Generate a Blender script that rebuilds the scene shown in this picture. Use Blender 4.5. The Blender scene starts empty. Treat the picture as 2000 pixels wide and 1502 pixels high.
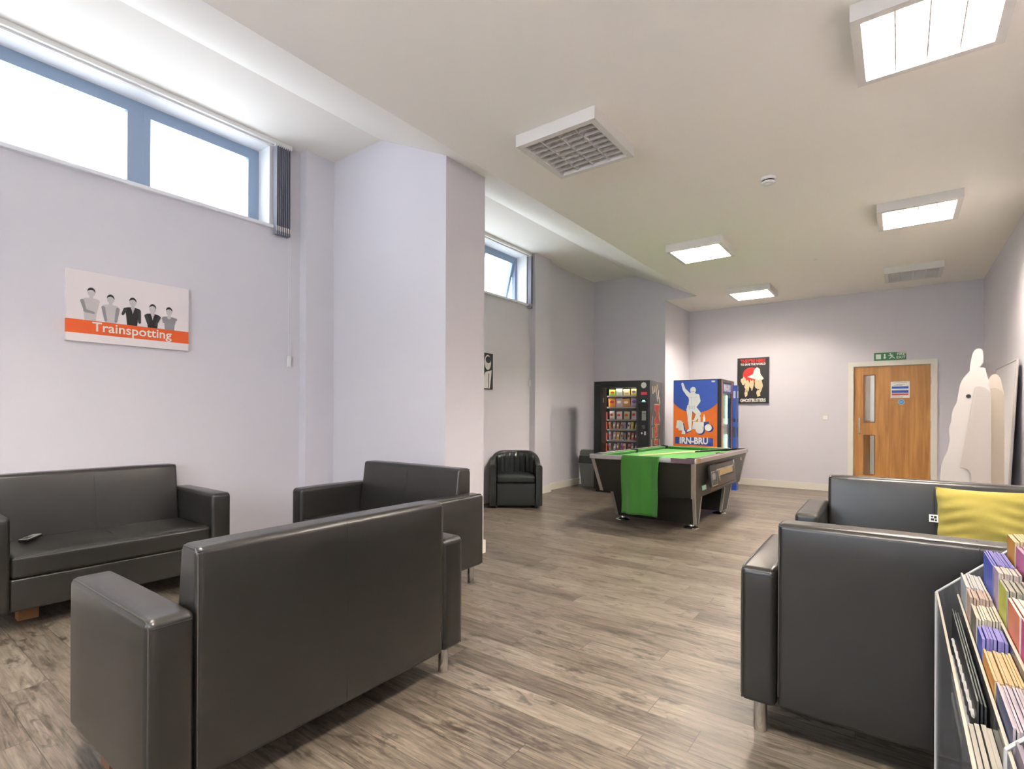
import bpy, bmesh, math, random
from mathutils import Vector, Matrix, Euler
random.seed(7)
R = math.radians
PI = math.pi

# ------------------------------------------------------------------ camera, world, exposure
sc = bpy.context.scene
COL = sc.collection
cam_data = bpy.data.cameras.new('camera')
cam = bpy.data.objects.new('camera', cam_data)
COL.objects.link(cam)
cam_data.sensor_width = 36.0
cam_data.lens = 36.0 * 1020.39 / 2000.0
cam_data.shift_y = 59.72 / 2000.0
cam_data.clip_start = 0.05
cam.matrix_world = (Matrix.Translation((0, 0, 1.3)) @ Matrix.Rotation(R(36.598), 4, 'Z')
                    @ Matrix.Rotation(R(90), 4, 'X') @ Matrix.Rotation(R(0.278), 4, 'Z'))
sc.camera = cam
WORLD_STRENGTH = 1.42
TUBE_STRENGTH = 74.0
sc.view_settings.view_transform = 'Standard'
sc.view_settings.look = 'None'
sc.view_settings.gamma = 1.0
sc.view_settings.use_curve_mapping = False
sc.view_settings.exposure = 2.58
w = bpy.data.worlds.new('overcast_sky')
sc.world = w
w.use_nodes = True
bg = w.node_tree.nodes['Background']
bg.inputs['Color'].default_value = (0.82, 0.90, 1.0, 1)
bg.inputs['Strength'].default_value = WORLD_STRENGTH

# ------------------------------------------------------------------ materials
def srgb(h):
    if isinstance(h, str):
        h = tuple(int(h[i:i + 2], 16) for i in (0, 2, 4))
    def f(c):
        c = c / 255.0
        return c / 12.92 if c <= 0.04045 else ((c + 0.055) / 1.055) ** 2.4
    return tuple(f(c) for c in h) + (1.0,)

_mats = {}
def mat(name, col, rough=0.5, metal=0.0, bump=0.0, bscale=60.0, var=0.0, vscale=4.0, coat=0.0, spec=0.5, emit=0.0, sheen=0.0, trans=0.0):
    if name in _mats:
        return _mats[name]
    m = bpy.data.materials.new(name)
    m.use_nodes = True
    nt = m.node_tree
    b = nt.nodes['Principled BSDF']
    c = srgb(col) if not (isinstance(col, tuple) and len(col) == 4) else col
    b.inputs['Base Color'].default_value = c
    b.inputs['Roughness'].default_value = rough
    b.inputs['Metallic'].default_value = metal
    b.inputs['Specular IOR Level'].default_value = spec
    if coat:
        b.inputs['Coat Weight'].default_value = coat
        b.inputs['Coat Roughness'].default_value = 0.25
    if sheen:
        b.inputs['Sheen Weight'].default_value = sheen
    if trans:
        b.inputs['Transmission Weight'].default_value = trans
    if emit:
        b.inputs['Emission Color'].default_value = c
        b.inputs['Emission Strength'].default_value = emit
    tc = nt.nodes.new('ShaderNodeTexCoord')
    if var:
        n = nt.nodes.new('ShaderNodeTexNoise')
        n.inputs['Scale'].default_value = vscale
        n.inputs['Detail'].default_value = 5
        nt.links.new(tc.outputs['Object'], n.inputs['Vector'])
        mx = nt.nodes.new('ShaderNodeMix')
        mx.data_type = 'RGBA'
        mx.inputs['A'].default_value = tuple(v * (1 - var) for v in c[:3]) + (1,)
        mx.inputs['B'].default_value = tuple(min(1, v * (1 + var)) for v in c[:3]) + (1,)
        nt.links.new(n.outputs['Fac'], mx.inputs['Factor'])
        nt.links.new(mx.outputs['Result'], b.inputs['Base Color'])
    if bump:
        n2 = nt.nodes.new('ShaderNodeTexNoise')
        n2.inputs['Scale'].default_value = bscale
        n2.inputs['Detail'].default_value = 4
        nt.links.new(tc.outputs['Object'], n2.inputs['Vector'])
        bp = nt.nodes.new('ShaderNodeBump')
        bp.inputs['Strength'].default_value = bump
        bp.inputs['Distance'].default_value = 0.004
        nt.links.new(n2.outputs['Fac'], bp.inputs['Height'])
        nt.links.new(bp.outputs['Normal'], b.inputs['Normal'])
    _mats[name] = m
    return m

def emitter(name, col, strength):
    if name in _mats:
        return _mats[name]
    m = bpy.data.materials.new(name)
    m.use_nodes = True
    nt = m.node_tree
    nt.nodes.clear()
    e = nt.nodes.new('ShaderNodeEmission')
    e.inputs['Color'].default_value = col
    e.inputs['Strength'].default_value = strength
    o = nt.nodes.new('ShaderNodeOutputMaterial')
    nt.links.new(e.outputs[0], o.inputs['Surface'])
    _mats[name] = m
    return m

def clear(name, tint=(1, 1, 1, 1), gloss=0.08, rough=0.03, diff=0.0, fres=0.6):
    """thin clear sheet: mostly transparent, a little reflective"""
    if name in _mats:
        return _mats[name]
    m = bpy.data.materials.new(name)
    m.use_nodes = True
    nt = m.node_tree
    nt.nodes.clear()
    t = nt.nodes.new('ShaderNodeBsdfTransparent'); t.inputs['Color'].default_value = tint
    g = nt.nodes.new('ShaderNodeBsdfGlossy'); g.inputs['Roughness'].default_value = rough
    lw = nt.nodes.new('ShaderNodeLayerWeight'); lw.inputs['Blend'].default_value = 0.25
    mth = nt.nodes.new('ShaderNodeMath'); mth.operation = 'MULTIPLY_ADD'
    mth.inputs[1].default_value = fres; mth.inputs[2].default_value = gloss * 0.5
    nt.links.new(lw.outputs['Fresnel'], mth.inputs[0])
    mx = nt.nodes.new('ShaderNodeMixShader')
    nt.links.new(mth.outputs[0], mx.inputs[0])
    nt.links.new(t.outputs[0], mx.inputs[1]); nt.links.new(g.outputs[0], mx.inputs[2])
    out = nt.nodes.new('ShaderNodeOutputMaterial')
    last = mx
    if diff:
        d = nt.nodes.new('ShaderNodeBsdfDiffuse'); d.inputs['Color'].default_value = (0.85, 0.85, 0.88, 1)
        m2 = nt.nodes.new('ShaderNodeMixShader'); m2.inputs[0].default_value = diff
        nt.links.new(mx.outputs[0], m2.inputs[1]); nt.links.new(d.outputs[0], m2.inputs[2])
        last = m2
    nt.links.new(last.outputs[0], out.inputs['Surface'])
    _mats[name] = m
    return m

WALL = mat('wall_paint_lavender', 'd4d0d5', 0.75, bump=0.06, bscale=140, var=0.015, vscale=1.2)
CEIL = mat('ceiling_paint', 'f4efe6', 0.85, bump=0.04, bscale=120)
TRIM = mat('white_gloss_trim', 'e2ddd0', 0.35)
WHITE = mat('white_plastic', 'e6e4e0', 0.4)
REVEAL = mat('white_reveal_paint', 'e8e8ea', 0.6)
FRAME = mat('grey_blue_window_metal', '8fa1b8', 0.4, metal=0.1)
LEATHER = mat('black_leather', '22201d', 0.31, bump=0.12, bscale=520, var=0.15, vscale=3, coat=0.25)
SEAM = mat('leather_seam', '131313', 0.5)
PIPING = mat('leather_piping', '3a3833', 0.35)
CHROME = mat('chrome', 'd8d6d2', 0.2, metal=1.0)
ALU = mat('brushed_aluminium', 'c3c0bd', 0.32, metal=0.85)
BLACK = mat('black_plastic', '1b1b1b', 0.4)
BLACKG = mat('black_gloss_panel', '141516', 0.2)
GREYP = mat('grey_plastic', '74756f', 0.5)
DGREY = mat('dark_grey_plastic', '3b3c3c', 0.5)
BAIZE = mat('green_baize', '33861a', 0.9, bump=0.1, bscale=400, sheen=0.2)
CLOTH = mat('green_cloth', '2c6a18', 0.85, bump=0.25, bscale=200, sheen=0.25, var=0.06, vscale=8)
YELLOW = mat('yellow_cushion_fabric', 'ab9c48', 0.85, bump=0.3, bscale=260, sheen=0.2)
CARD = mat('white_card', 'cfc9c4', 0.75)
CARD2 = mat('off_white_card', 'bdb5ae', 0.8)
GLASS = clear('window_glass', (1, 1, 1, 1), 0.04)
ACRYL = clear('clear_acrylic', (0.94, 0.95, 0.96, 1), 0.06, 0.05, 0.04)
ACEDGE = mat('acrylic_edge', 'b5b3b2', 0.3)
SKYTUBE = emitter('fluorescent_tube_glow', (1.0, 0.92, 0.83, 1), TUBE_STRENGTH)

def wood_door():
    m = bpy.data.materials.new('oak_veneer'); m.use_nodes = True
    nt = m.node_tree; b = nt.nodes['Principled BSDF']
    b.inputs['Roughness'].default_value = 0.4
    tc = nt.nodes.new('ShaderNodeTexCoord')
    mp = nt.nodes.new('ShaderNodeMapping'); mp.inputs['Scale'].default_value = (14, 14, 0.9)
    nt.links.new(tc.outputs['Object'], mp.inputs['Vector'])
    n = nt.nodes.new('ShaderNodeTexNoise'); n.inputs['Scale'].default_value = 1.6; n.inputs['Detail'].default_value = 8
    n.inputs['Distortion'].default_value = 0.6
    nt.links.new(mp.outputs[0], n.inputs['Vector'])
    r = nt.nodes.new('ShaderNodeValToRGB')
    r.color_ramp.elements[0].position = 0.3; r.color_ramp.elements[0].color = srgb('9a6426')
    r.color_ramp.elements[1].position = 0.72; r.color_ramp.elements[1].color = srgb('be8a42')
    nt.links.new(n.outputs['Fac'], r.inputs[0]); nt.links.new(r.outputs[0], b.inputs['Base Color'])
    return m
OAK = wood_door()

def floor_material():
    m = bpy.data.materials.new('grey_oak_laminate'); m.use_nodes = True
    nt = m.node_tree; L = nt.links; b = nt.nodes['Principled BSDF']
    def N(t, **k):
        n = nt.nodes.new(t)
        for a, v in k.items():
            setattr(n, a, v)
        return n
    def M(op, a, bb=None, c=None):
        n = N('ShaderNodeMath', operation=op)
        for i, v in enumerate((a, bb, c)):
            if v is None: continue
            if isinstance(v, (int, float)): n.inputs[i].default_value = v
            else: L.new(v, n.inputs[i])
        return n.outputs[0]
    tc = N('ShaderNodeTexCoord')
    sp = N('ShaderNodeSeparateXYZ'); L.new(tc.outputs['Object'], sp.inputs[0])
    x, y = sp.outputs[0], sp.outputs[1]
    ry = M('DIVIDE', M('SUBTRACT', y, 0.5335), 0.1663)
    row = M('FLOOR', ry)
    fy = M('FRACT', ry)
    wn = N('ShaderNodeTexWhiteNoise', noise_dimensions='1D'); L.new(row, wn.inputs['W'])
    xo = M('ADD', M('DIVIDE', x, 1.28), wn.outputs['Value'])
    px = M('FLOOR', xo); fx = M('FRACT', xo)
    cb = N('ShaderNodeCombineXYZ'); L.new(px, cb.inputs[0]); L.new(row, cb.inputs[1])
    wn2 = N('ShaderNodeTexWhiteNoise', noise_dimensions='2D'); L.new(cb.outputs[0], wn2.inputs['Vector'])
    rnd = wn2.outputs['Value']
    # per-plank shifted coordinates
    vec = N('ShaderNodeCombineXYZ')
    L.new(M('ADD', x, M('MULTIPLY', rnd, 37.0)), vec.inputs[0])
    L.new(M('ADD', y, M('MULTIPLY', rnd, 11.0)), vec.inputs[1])
    def noise(sx, sy, scale, detail=6, dist=0.0, rough=0.6):
        mp = N('ShaderNodeMapping'); mp.inputs['Scale'].default_value = (sx, sy, 1)
        L.new(vec.outputs[0], mp.inputs['Vector'])
        n = N('ShaderNodeTexNoise'); n.inputs['Scale'].default_value = scale
        n.inputs['Detail'].default_value = detail; n.inputs['Distortion'].default_value = dist
        n.inputs['Roughness'].default_value = rough
        L.new(mp.outputs[0], n.inputs['Vector'])
        return n.outputs['Fac']
    grain = noise(1.2, 16, 3.0, 9, 1.2, 0.65)
    broad = noise(1.0, 3.0, 2.2, 4, 0.5)
    knots = noise(1.0, 2.6, 5.5, 4, 1.6, 0.55)
    fine = noise(2.0, 60, 3.0, 3)
    ramp = N('ShaderNodeValToRGB')
    e = ramp.color_ramp.elements
    e[0].position = 0.36; e[0].color = srgb('483e34')
    e[1].position = 0.70; e[1].color = srgb('958a7b')
    mid = e.new(0.52); mid.color = srgb('74695c')
    v = M('ADD', M('MULTIPLY', grain, 0.70), M('MULTIPLY', broad, 0.30))
    v = M('ADD', v, M('MULTIPLY', M('SUBTRACT', fine, 0.5), 0.16))
    v = M('ADD', v, M('MULTIPLY', M('SUBTRACT', rnd, 0.5), 0.13))
    L.new(v, ramp.inputs[0])
    mpv = N('ShaderNodeMapping'); mpv.inputs['Scale'].default_value = (1.5, 3.6, 1)
    L.new(vec.outputs[0], mpv.inputs['Vector'])
    dn = N('ShaderNodeTexNoise'); dn.inputs['Scale'].default_value = 9; dn.inputs['Detail'].default_value = 4
    L.new(mpv.outputs[0], dn.inputs['Vector'])
    av = N('ShaderNodeVectorMath', operation='MULTIPLY_ADD')
    L.new(dn.outputs['Color'], av.inputs[0]); av.inputs[1].default_value = (0.5, 0.5, 0); L.new(mpv.outputs[0], av.inputs[2])
    vo = N('ShaderNodeTexVoronoi', voronoi_dimensions='2D'); vo.inputs['Scale'].default_value = 1.35
    L.new(av.outputs[0], vo.inputs['Vector'])
    vr = N('ShaderNodeValToRGB')
    vr.color_ramp.elements[0].position = 0.03; vr.color_ramp.elements[0].color = (1, 1, 1, 1)
    vr.color_ramp.elements[1].position = 0.17; vr.color_ramp.elements[1].color = (0, 0, 0, 1)
    L.new(vo.outputs['Distance'], vr.inputs[0])
    # dark knots where noise is high
    kr = N('ShaderNodeValToRGB')
    kr.color_ramp.elements[0].position = 0.56; kr.color_ramp.elements[0].color = (0, 0, 0, 1)
    kr.color_ramp.elements[1].position = 0.70; kr.color_ramp.elements[1].color = (1, 1, 1, 1)
    L.new(knots, kr.inputs[0])
    mk = N('ShaderNodeMix', data_type='RGBA')
    L.new(M('MULTIPLY', M('MAXIMUM', M('MULTIPLY', kr.outputs[0], 0.75), vr.outputs[0]), 0.85), mk.inputs['Factor'])
    L.new(ramp.outputs[0], mk.inputs['A']); mk.inputs['B'].default_value = srgb('362d26')
    # seams
    sy = M('MINIMUM', fy, M('SUBTRACT', 1.0, fy))
    sx = M('MINIMUM', fx, M('SUBTRACT', 1.0, fx))
    seam = M('MAXIMUM', M('LESS_THAN', sy, 0.010), M('LESS_THAN', sx, 0.0013))
    ms = N('ShaderNodeMix', data_type='RGBA')
    L.new(M('MULTIPLY', seam, 0.75), ms.inputs['Factor'])
    L.new(mk.outputs['Result'], ms.inputs['A']); ms.inputs['B'].default_value = srgb('39332d')
    L.new(ms.outputs['Result'], b.inputs['Base Color'])
    L.new(M('ADD', M('MULTIPLY', grain, 0.18), 0.27), b.inputs['Roughness'])
    bp = N('ShaderNodeBump'); bp.inputs['Strength'].default_value = 0.25; bp.inputs['Distance'].default_value = 0.002
    L.new(M('SUBTRACT', v, M('MULTIPLY', seam, 0.8)), bp.inputs['Height'])
    L.new(bp.outputs[0], b.inputs['Normal'])
    return m
FLOORM = floor_material()

# ------------------------------------------------------------------ geometry helpers
class MB:
    def __init__(s):
        s.v = []; s.f = []; s.mi = []
    def add(s, vs, fs, mi=0, M=None):
        o = len(s.v)
        for p in vs:
            s.v.append(tuple(M @ Vector(p)) if M is not None else tuple(p))
        for k, f in enumerate(fs):
            s.f.append(tuple(i + o for i in f))
            s.mi.append(mi[k] if isinstance(mi, (list, tuple)) else mi)
        return s
    def box(s, x0, x1, y0, y1, z0, z1, mi=0, M=None):
        vs = [(x0, y0, z0), (x1, y0, z0), (x1, y1, z0), (x0, y1, z0), (x0, y0, z1), (x1, y0, z1), (x1, y1, z1), (x0, y1, z1)]
        fs = [(0, 3, 2, 1), (4, 5, 6, 7), (0, 1, 5, 4), (1, 2, 6, 5), (2, 3, 7, 6), (3, 0, 4, 7)]
        return s.add(vs, fs, mi, M)
    def rbox(s, hx, hy, hz, r, c=(0, 0, 0), bulge=(0, 0, 0), M=None, n=5, mi=0, warp=None):
        """rounded box, half sizes hx hy hz, optional pillow bulge of the x, y, z faces"""
        def coords(h):
            a = [math.tan(t * PI / 4 / 3) for t in range(0, 4)]
            edge = [h - r + r * t for t in a]
            inner = [(-1 + 2 * k / n) * (h - r) for k in range(1, n)]
            return [-e for e in reversed(edge)] + inner + edge
        H = (hx, hy, hz); C = [coords(h) for h in H]
        vs = []; fs = []; idx = {}
        def V(p):
            k = tuple(round(q, 6) for q in p)
            if k in idx: return idx[k]
            inn = [max(-(H[i] - r), min(H[i] - r, p[i])) for i in range(3)]
            d = Vector([p[i] - inn[i] for i in range(3)])
            if d.length > 1e-9: d = d.normalized() * r
            q = [inn[i] + d[i] for i in range(3)]
            for i in range(3):
                if bulge[i] and abs(p[i]) > H[i] - r * 1.01:
                    j, k2 = (i + 1) % 3, (i + 2) % 3
                    wgt = max(0, 1 - (p[j] / H[j]) ** 4) * max(0, 1 - (p[k2] / H[k2]) ** 4)
                    q[i] += math.copysign(bulge[i] * wgt, p[i])
            if warp: q = list(warp(*q))
            vs.append((q[0] + c[0], q[1] + c[1], q[2] + c[2])); idx[k] = len(vs) - 1
            return idx[k]
        for ax in range(3):
            j, k2 = (ax + 1) % 3, (ax + 2) % 3
            for sgn in (-1, 1):
                for a in range(len(C[j]) - 1):
                    for b in range(len(C[k2]) - 1):
                        q = []
                        for (u, v_) in ((a, b), (a + 1, b), (a + 1, b + 1), (a, b + 1)):
                            p = [0, 0, 0]; p[ax] = sgn * H[ax]; p[j] = C[j][u]; p[k2] = C[k2][v_]
                            q.append(V(p))
                        if len(set(q)) < 3: continue
                        if sgn < 0: q.reverse()
                        fs.append(tuple(q))
        return s.add(vs, fs, mi, M)
    def cyl(s, p0, p1, r0, r1=None, n=20, mi=0, caps=True):
        p0 = Vector(p0); p1 = Vector(p1); r1 = r0 if r1 is None else r1
        d = (p1 - p0).normalized()
        a = d.orthogonal().normalized(); b = d.cross(a)
        vs = []
        for p, r in ((p0, r0), (p1, r1)):
            for k in range(n):
                t = 2 * PI * k / n
                vs.append(tuple(p + (a * math.cos(t) + b * math.sin(t)) * r))
        fs = [(k, (k + 1) % n, n + (k + 1) % n, n + k) for k in range(n)]
        if caps:
            fs.append(tuple(reversed(range(n)))); fs.append(tuple(range(n, 2 * n)))
        return s.add(vs, fs, mi)
    def lathe(s, prof, c=(0, 0, 0), n=28, mi=0):
        vs = []; fs = []
        for (r, z) in prof:
            for k in range(n):
                t = 2 * PI * k / n
                vs.append((c[0] + r * math.cos(t), c[1] + r * math.sin(t), c[2] + z))
        for i in range(len(prof) - 1):
            for k in range(n):
                a = i * n + k; b = i * n + (k + 1) % n
                fs.append((a, b, b + n, a + n))
        fs.append(tuple(reversed(range(n)))); fs.append(tuple(range((len(prof) - 1) * n, len(prof) * n)))
        return s.add(vs, fs, mi)
    def tube(s, pts, r, n=8, closed=False, mi=0):
        pts = [Vector(p) for p in pts]; N = len(pts); vs = []; fs = []
        up = None
        for i in range(N):
            if closed: d = (pts[(i + 1) % N] - pts[i - 1]).normalized()
            else: d = (pts[min(i + 1, N - 1)] - pts[max(i - 1, 0)]).normalized()
            if up is None: up = d.orthogonal().normalized()
            a = (up - d * up.dot(d)).normalized(); up = a; b = d.cross(a)
            for k in range(n):
                t = 2 * PI * k / n
                vs.append(tuple(pts[i] + (a * math.cos(t) + b * math.sin(t)) * r))
        for i in range(N if closed else N - 1):
            for k in range(n):
                a0 = i * n + k; b0 = i * n + (k + 1) % n; i2 = ((i + 1) % N) * n
                fs.append((a0, b0, i2 + (k + 1) % n, i2 + k))
        if not closed:
            fs.append(tuple(reversed(range(n)))); fs.append(tuple(range((N - 1) * n, N * n)))
        return s.add(vs, fs, mi)
    def prism(s, pts, d0, d1, plane='xz', mi=0, M=None):
        """2-D polygon extruded; plane xz -> extruded in y from d0 to d1; xy -> z; yz -> x"""
        def P(a, b, d):
            return {'xz': (a, d, b), 'xy': (a, b, d), 'yz': (d, a, b)}[plane]
        n = len(pts)
        vs = [P(a, b, d0) for a, b in pts] + [P(a, b, d1) for a, b in pts]
        fs = [tuple(range(n)), tuple(reversed(range(n, 2 * n)))]
        fs += [(k, n + k, n + (k + 1) % n, (k + 1) % n) for k in range(n)]
        return s.add(vs, fs, mi, M)
    def build(s, name, m, parent=None, smooth=False, loc=None):
        me = bpy.data.meshes.new(name)
        me.from_pydata(s.v, [], s.f)
        for mm in (m if isinstance(m, (list, tuple)) else [m]):
            me.materials.append(mm)
        for p, k in zip(me.polygons, s.mi):
            p.material_index = k
            p.use_smooth = smooth
        bm = bmesh.new(); bm.from_mesh(me)
        bmesh.ops.recalc_face_normals(bm, faces=bm.faces)
        bm.to_mesh(me); bm.free()
        me.update()
        if smooth:
            try: me.set_sharp_from_angle(angle=R(40))
            except Exception: pass
        o = bpy.data.objects.new(name, me)
        COL.objects.link(o)
        if parent is not None: o.parent = parent
        if loc is not None: o.location = loc
        return o

def tag(o, label, cat, group=None, kind=None):
    o['label'] = label
    if cat: o['category'] = cat
    if group: o['group'] = group
    if kind: o['kind'] = kind
    return o
def thing(name, label, cat, loc=(0, 0, 0), rz=0.0, group=None):
    o = bpy.data.objects.new(name, None)
    COL.objects.link(o)
    o.location = loc; o.rotation_euler = (0, 0, rz)
    o.empty_display_size = 0.1
    return tag(o, label, cat, group)
def kids(o):
    return [c for c in bpy.data.objects if c.parent == o]
def copy_tree(o, parent=None):
    c = o.copy(); COL.objects.link(c)
    if parent is not None: c.parent = parent
    for ch in kids(o): copy_tree(ch, c)
    return c
def struct(name, mb, m, parent=None, smooth=False):
    o = mb.build(name, m, parent, smooth)
    if parent is None: o['kind'] = 'structure'
    return o
def box_obj(name, dims, m, parent=None, bevel=0.0):
    b = MB(); 
    if bevel:
        x0, x1, y0, y1, z0, z1 = dims
        b.rbox((x1 - x0) / 2, (y1 - y0) / 2, (z1 - z0) / 2, bevel, ((x0 + x1) / 2, (y0 + y1) / 2, (z0 + z1) / 2), n=2)
    else: b.box(*dims)
    return b.build(name, m, parent, bool(bevel))
def text_obj(name, s, m, parent, M, size=0.1, ext=0.0008, bold=0.0, sx=1.0, align='CENTER', spacing=1.0, shear=0.0):
    """text laid in the local xy plane of M, converted to a mesh"""
    cu = bpy.data.curves.new(name, 'FONT')
    cu.body = s; cu.size = size; cu.extrude = ext; cu.offset = bold; cu.align_x = align; cu.align_y = 'CENTER'
    cu.space_character = spacing; cu.shear = shear; cu.resolution_u = 3
    t = bpy.data.objects.new('tmp', cu); COL.objects.link(t)
    bpy.context.view_layer.update()
    me = bpy.data.meshes.new_from_object(t.evaluated_get(bpy.context.evaluated_depsgraph_get()))
    bpy.data.objects.remove(t)
    me.transform(M @ Matrix.Diagonal((sx, 1, 1, 1)))
    me.materials.clear(); me.materials.append(m)
    me.name = name
    o = bpy.data.objects.new(name, me); COL.objects.link(o)
    if parent is not None: o.parent = parent
    return o
def face_my(x, y, z):      # text frame on a surface that faces -y
    return Matrix.Translation((x, y, z)) @ Matrix.Rotation(PI / 2, 4, 'X')
def face_px(x, y, z):      # faces +x
    return Matrix.Translation((x, y, z)) @ Matrix.Rotation(PI / 2, 4, 'Z') @ Matrix.Rotation(PI / 2, 4, 'X')
def circ(cx, cz, rx, rz=None, n=28, a0=0, a1=360):
    rz = rx if rz is None else rz
    full = (a1 - a0) >= 360
    return [(cx + rx * math.cos(R(a0 + (a1 - a0) * k / (n if full else n - 1))), cz + rz * math.sin(R(a0 + (a1 - a0) * k / (n if full else n - 1)))) for k in range(n)]
def limb(p, q, w0, w1):
    """tapered 2-D limb outline"""
    p = Vector(p); q = Vector(q); d = (q - p).normalized(); nn = Vector((-d.y, d.x))
    pts = []
    for k in range(7):
        a = PI / 2 + PI * k / 6
        pts.append(p + (d * math.cos(a) + nn * math.sin(a)) * w0)
    for k in range(7):
        a = -PI / 2 + PI * k / 6
        pts.append(q + (d * math.cos(a) + nn * math.sin(a)) * w1)
    return [(v.x, v.y) for v in pts]

# ------------------------------------------------------------------ the room
XW, XP, XQ, XR = -4.88, -4.77, -3.157, 1.014
YB, YF = 10.63, -2.2
ZC, ZR = 3.404, 3.938
XE, XF = -2.864, -4.014
YQ1, YQ2, YQ3, XQ3 = 3.28, 3.806, 9.279, -3.43
T = 0.2
struct('floor', MB().box(XW - 0.4, XR + T, YF - T, YB + T, -0.1, 0), FLOORM)
# ceiling: main slab, splay and raised bay by the windows
c = MB()
c.box(XE, XR + T, YF - T, YQ3, ZC, ZC + 0.75)
c.box(XE, XR + T, YQ3, YB + T, ZC, ZC + 0.75)
c.box(XQ3 - 0.1, XE, YQ3 + 0.01, YB + T, ZC, ZC + 0.75)
c.box(XW - 0.4, XF, YF - T, YQ3, ZR, ZR + 0.215)
c.prism([(XF, ZR), (XE, ZC), (XE, ZC + 0.75), (XF, ZR + 0.215)], YF - T, YQ3)
struct('ceiling', c, CEIL)
# left wall with two window openings
W1 = (-0.62, 2.642, 3.10, 3.885)
W2 = (4.30, 6.955, 3.085, 3.885)
c = MB()
XO = XW - 0.30
for (a, b_) in ((YF - T, W1[0]), (W1[1], W2[0]), (W2[1], YB + T)):
    c.box(XO, XW, a, b_, 0, ZR + 0.05)
for W in (W1, W2):
    c.box(XO, XW, W[0], W[1], 0, W[2]); c.box(XO, XW, W[0], W[1], W[3], ZR + 0.05)
struct('wall_left', c, WALL)
# shallow pilasters on the left wall
struct('trim_1', MB().box(XW, XP, 2.96, YQ1, 0, ZR), WALL)
struct('trim_2', MB().box(XW, XP, 7.05, 7.51, 0, ZR), WALL)
struct('trim_3', MB().box(XW, XP, YQ2, 4.12, 0, ZR), WALL)
# big pier between the two bays
zq = ZR + (XQ - XF) / (XE - XF) * (ZC - ZR)
struct('wall_pier', MB().prism([(XW, 0), (XQ, 0), (XQ, zq), (XF, ZR), (XW, ZR)], YQ1, YQ2), WALL)
# far corner block, with the panel closing the raised bay
c = MB()
c.box(XW, XQ3, YQ3, YB + T, 0, ZR)
c.prism([(XQ3, ZC), (XE, ZC), (XE, ZR), (XQ3, ZR)], YQ3, YQ3 + 0.01)
struct('wall_corner', c, WALL)
DX0, DX1, DZ = -0.635, 0.392, 2.145
c = MB()
c.box(XW - 0.3, DX0 - 0.03, YB, YB + T, 0, ZC + 0.3); c.box(DX1 + 0.03, XR + T, YB, YB + T, 0, ZC + 0.3)
c.box(DX0 - 0.03, DX1 + 0.03, YB, YB + T, DZ + 0.03, ZC + 0.3)
struct('wall_back', c, WALL)
struct('wall_right', MB().box(XR, XR + T, YF - T, YB + T, 0, ZC + 0.3), WALL)
# front wall behind the viewer; its wide window is added as fill light
c = MB(); c.box(XW - 0.4, -3.6, YF - T, YF, 0, ZR + 0.05); c.box(0.2, XR + T, YF - T, YF, 0, ZR + 0.05)
c.box(-3.6, 0.2, YF - T, YF, 0, 1.1); c.box(-3.6, 0.2, YF - T, YF, 2.9, ZR + 0.05)
struct('wall_front', c, WALL)
w3 = bpy.data.objects.new('window_3', None); COL.objects.link(w3); w3['kind'] = 'structure'
c = MB()
for (x0, x1, z0, z1) in ((-3.6, 0.2, 1.1, 1.16), (-3.6, 0.2, 2.84, 2.9), (-3.6, -3.54, 1.16, 2.84), (0.14, 0.2, 1.16, 2.84), (-2.36, -2.3, 1.16, 2.84), (-1.1, -1.04, 1.16, 2.84)):
    c.box(x0, x1, YF - 0.14, YF - 0.08, z0, z1)
c.build('window_frame', FRAME, w3)
MB().box(-3.54, 0.14, YF - 0.115, YF - 0.11, 1.16, 2.84).build('glass', GLASS, w3)
# corridor seen through the door's glazing
c = MB(); c.box(-1.6, 1.4, YB + T + 1.4, YB + T + 1.5, 0, 2.6); c.box(-1.7, -1.6, YB + T, YB + T + 1.5, 0, 2.6); c.box(1.4, 1.5, YB + T, YB + T + 1.5, 0, 2.6)
c.box(-1.7, 1.5, YB + T, YB + T + 1.5, 2.6, 2.7); c.box(-1.7, 1.5, YB + T, YB + T + 1.5, -0.1, 0)
struct('wall_corridor', c, mat('corridor_paint', 'e8e6e0', 0.7))
d2 = bpy.data.objects.new('door_2', None); COL.objects.link(d2); d2['kind'] = 'structure'
MB().box(-1.4, -0.46, YB + T + 1.36, YB + T + 1.398, 0, 2.4).build('door_leaf', OAK, d2)
b = MB(); b.box(0.3, 0.9, YB + T + 0.5, YB + T + 1.1, 2.585, 2.6)
corr = b.build('ceiling_light_panel', emitter('corridor_light', (1, 0.95, 0.85, 1), 2.5))
tag(corr, 'flat ceiling light in the corridor beyond the wooden door', 'light')

def base(name, segs):
    b = MB()
    for (x0, x1, y0, y1) in segs:
        b.box(x0, x1, y0, y1, 0, 0.115)
        cx = 0.004
        b.box(x0 + cx * (x0 < x1 - 0.05), x1, y0, y1, 0.115, 0.12)
    return struct(name, b, TRIM)
t_ = 0.016
base('baseboard_left', [(XW, XW + t_, YF, 2.96), (XP, XP + t_, 2.96, YQ1 - t_), (XP, XP + t_, YQ2 + t_, 4.12), (XW, XW + t_, 4.12, 7.05), (XP, XP + t_, 7.05 - t_, 7.51 + t_), (XW, XW + t_, 7.51, YQ3 - t_)])
base('baseboard_pier', [(XW, XQ, YQ1 - t_, YQ1), (XQ, XQ + t_, YQ1 - t_, YQ2 + t_), (XW, XQ, YQ2, YQ2 + t_)])
base('baseboard_corner', [(XW, XQ3, YQ3 - t_, YQ3), (XQ3, XQ3 + t_, YQ3 - t_, YB - t_)])
base('baseboard_back', [(XQ3, DX0 - 0.075, YB - t_, YB), (DX1 + 0.075, XR, YB - t_, YB)])
base('baseboard_right', [(XR - t_, XR, YF, YB - t_)])
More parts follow.
